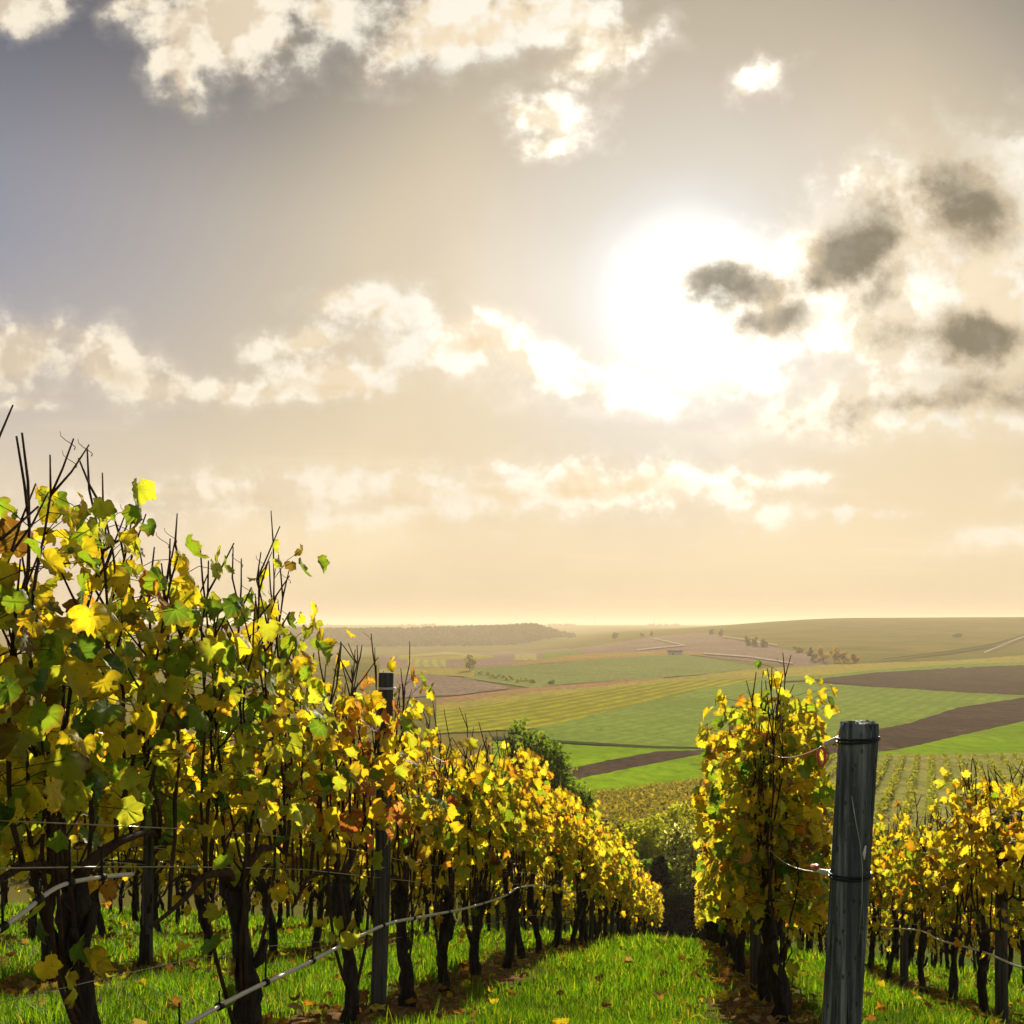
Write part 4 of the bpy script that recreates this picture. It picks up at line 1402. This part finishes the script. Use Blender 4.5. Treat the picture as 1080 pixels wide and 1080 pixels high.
def grass_zone(y0, y1, dens, hmin, hmax, wd, name_v):
    n_ = int(dens * (y1 - y0) * ((y0 + y1) * .5 * 1.02 + .8))
    yy = rg.uniform(y0, y1, n_)
    xx = rg.uniform(-.53, .53, n_) * (yy + .8)
    s, t = st_of(xx, yy)
    cl = np.sin(xx * 3.1 + 1.3 * np.sin(yy * 2.3)) * np.sin(yy * 2.7 + 1.1 * np.sin(xx * 3.7)) + .5 * np.sin(xx * 9 + yy * 4) * np.sin(yy * 11 - xx * 3)
    rd_ = row_dist(t + .12 * np.sin(s * 3.1) + .07 * np.sin(s * 7.7))
    keep = (rg.random(n_) < np.clip((rd_ - .20) / .20, .04, 1)) & (s < 46.5) & (T(xx, yy) > -1.07 * yy * .48 - 3)
    xx, yy, cl = xx[keep], yy[keep], cl[keep]
    n_ = len(xx)
    h = rg.uniform(hmin, hmax, n_) * (1 + .45 * cl)
    h *= np.where(rg.random(n_) < .06, 1.5, 1)
    a = rg.uniform(0, 6.283, n_); bend = rg.uniform(.1, .75, n_) * h
    wv = wd * rg.uniform(.6, 1.3, n_)
    dxy = np.stack([np.cos(a), np.sin(a), 0 * a], 1)
    a2 = a + math.pi / 2 + rg.normal(0, .4, n_)
    wxy = np.stack([np.cos(a2), np.sin(a2), 0 * a], 1) * wv[:, None]
    b_ = np.stack([xx, yy, T(xx, yy) - .01], 1)
    up = np.array([0, 0, 1.])[None]
    m_ = b_ + up * (h * .6)[:, None] + dxy * (bend * .3)[:, None]
    e_ = b_ + up * (h * .98)[:, None] + dxy * bend[:, None]
    V_ = np.stack([b_ - wxy, b_ + wxy, m_ + wxy * .8, m_ - wxy * .8, e_], 1)
    c = pick_tints(n_, [((.075, .17, .008), 4), ((.12, .22, .010), 3), ((.20, .25, .016), 1.2), ((.035, .09, .006), 2.4), ((.34, .27, .07), .35)], rg)
    c *= np.clip(1 + .38 * cl, .35, 1.7)[:, None]
    C = np.repeat(np.concatenate([np.clip(c, .003, .9), np.ones((n_, 1))], 1), 5, 0)
    return V_.reshape(-1, 3), n_, C


Vs, Cs, tot = [], [], 0
for z in ((2.0, 4.0, 4200, .035, .095, .0022, 0), (4.0, 7.0, 2600, .035, .10, .003, 0), (7.0, 12, 1000, .04, .11, .0052, 0), (12, 22, 190, .07, .15, .012, 0), (22, 47, 40, .08, .17, .024, 0)):
    V_, n_, C = grass_zone(*z)
    Vs.append(V_); Cs.append(C); tot += n_
V_ = np.concatenate(Vs); C = np.concatenate(Cs)
k = np.arange(tot)[:, None] * 5
me = raw_mesh('grass', V_, [k + np.array([[0, 1, 2, 3]]), k + np.array([[3, 2, 4]])], M['grass'])
pt_attr(me, 'tint', C, 'FLOAT_COLOR')
tag(obj('grass', me), 'lush green grass between the vine rows', 'grass', kind='stuff')

# fallen leaves
n_ = 9500
yy = rg.uniform(2, 30, n_) ** 1.0; ti = rg.choice(ROWS, n_) + rg.normal(0, .26, n_)
wide = rg.random(n_) < .22
s = set_s(yy, ti)
ti = np.where(wide, rg.uniform(-8, 6, n_), ti)
xx, yy = xy_of(s, ti)
zz = T(xx, yy) + rg.uniform(.01, .05, n_) + np.where(wide, .05, 0)
sz = rg.uniform(.025, .055, n_)
tn = pick_tints(n_, [(BRN, 4), ((.30, .14, .05), 3), (ORG, 1.2), (YEL, 1.6), ((.36, .24, .12), 2)], rg)
ang = rg.uniform(0, 6.28, n_)
V_, F3, F4, C, rim = build_leaves(np.stack([xx, yy, zz], 1), np.stack([np.cos(ang), np.sin(ang), rg.normal(0, .3, n_)], 1), np.stack([rg.normal(0, .4, n_), rg.normal(0, .4, n_), np.ones(n_)], 1), sz, tn, rg)
C[:, :3] = np.minimum(C[:, :3], np.repeat(tn, NV1, 0) * 1.05)
me = raw_mesh('fallen_leaves', V_, [F3, F4], M['dry_leaf'], True)
pt_attr(me, 'tint', C, 'FLOAT_COLOR'); pt_attr(me, 'rim', rim); pt_attr(me, 'blade', build_leaves.blade, 'FLOAT_VECTOR')
tag(obj('fallen_leaves', me), 'brown and yellow fallen leaves littering the soil under the vines', 'fallen leaves', kind='stuff')

# ------------------------------------------------------------------ haze
mb = MB(); mb.box((-6700, -30, -60), (6700, 7150, 48))
hm = bpy.data.materials.new('haze'); hm.use_nodes = True
n = NT(hm.node_tree)
pv = n.new('ShaderNodeVolumePrincipled')
pv.inputs['Color'].default_value = (.97, .82, .60, 1)
pv.inputs['Density'].default_value = .00023
pv.inputs['Anisotropy'].default_value = .2
ho = n.new('ShaderNodeOutputMaterial')
hm.node_tree.links.new(pv.outputs[0], ho.inputs['Volume'])
hz_o = obj('haze', mb.mesh('haze', hm, False))
tag(hz_o, 'golden morning haze lying over the valley', 'haze', kind='stuff')
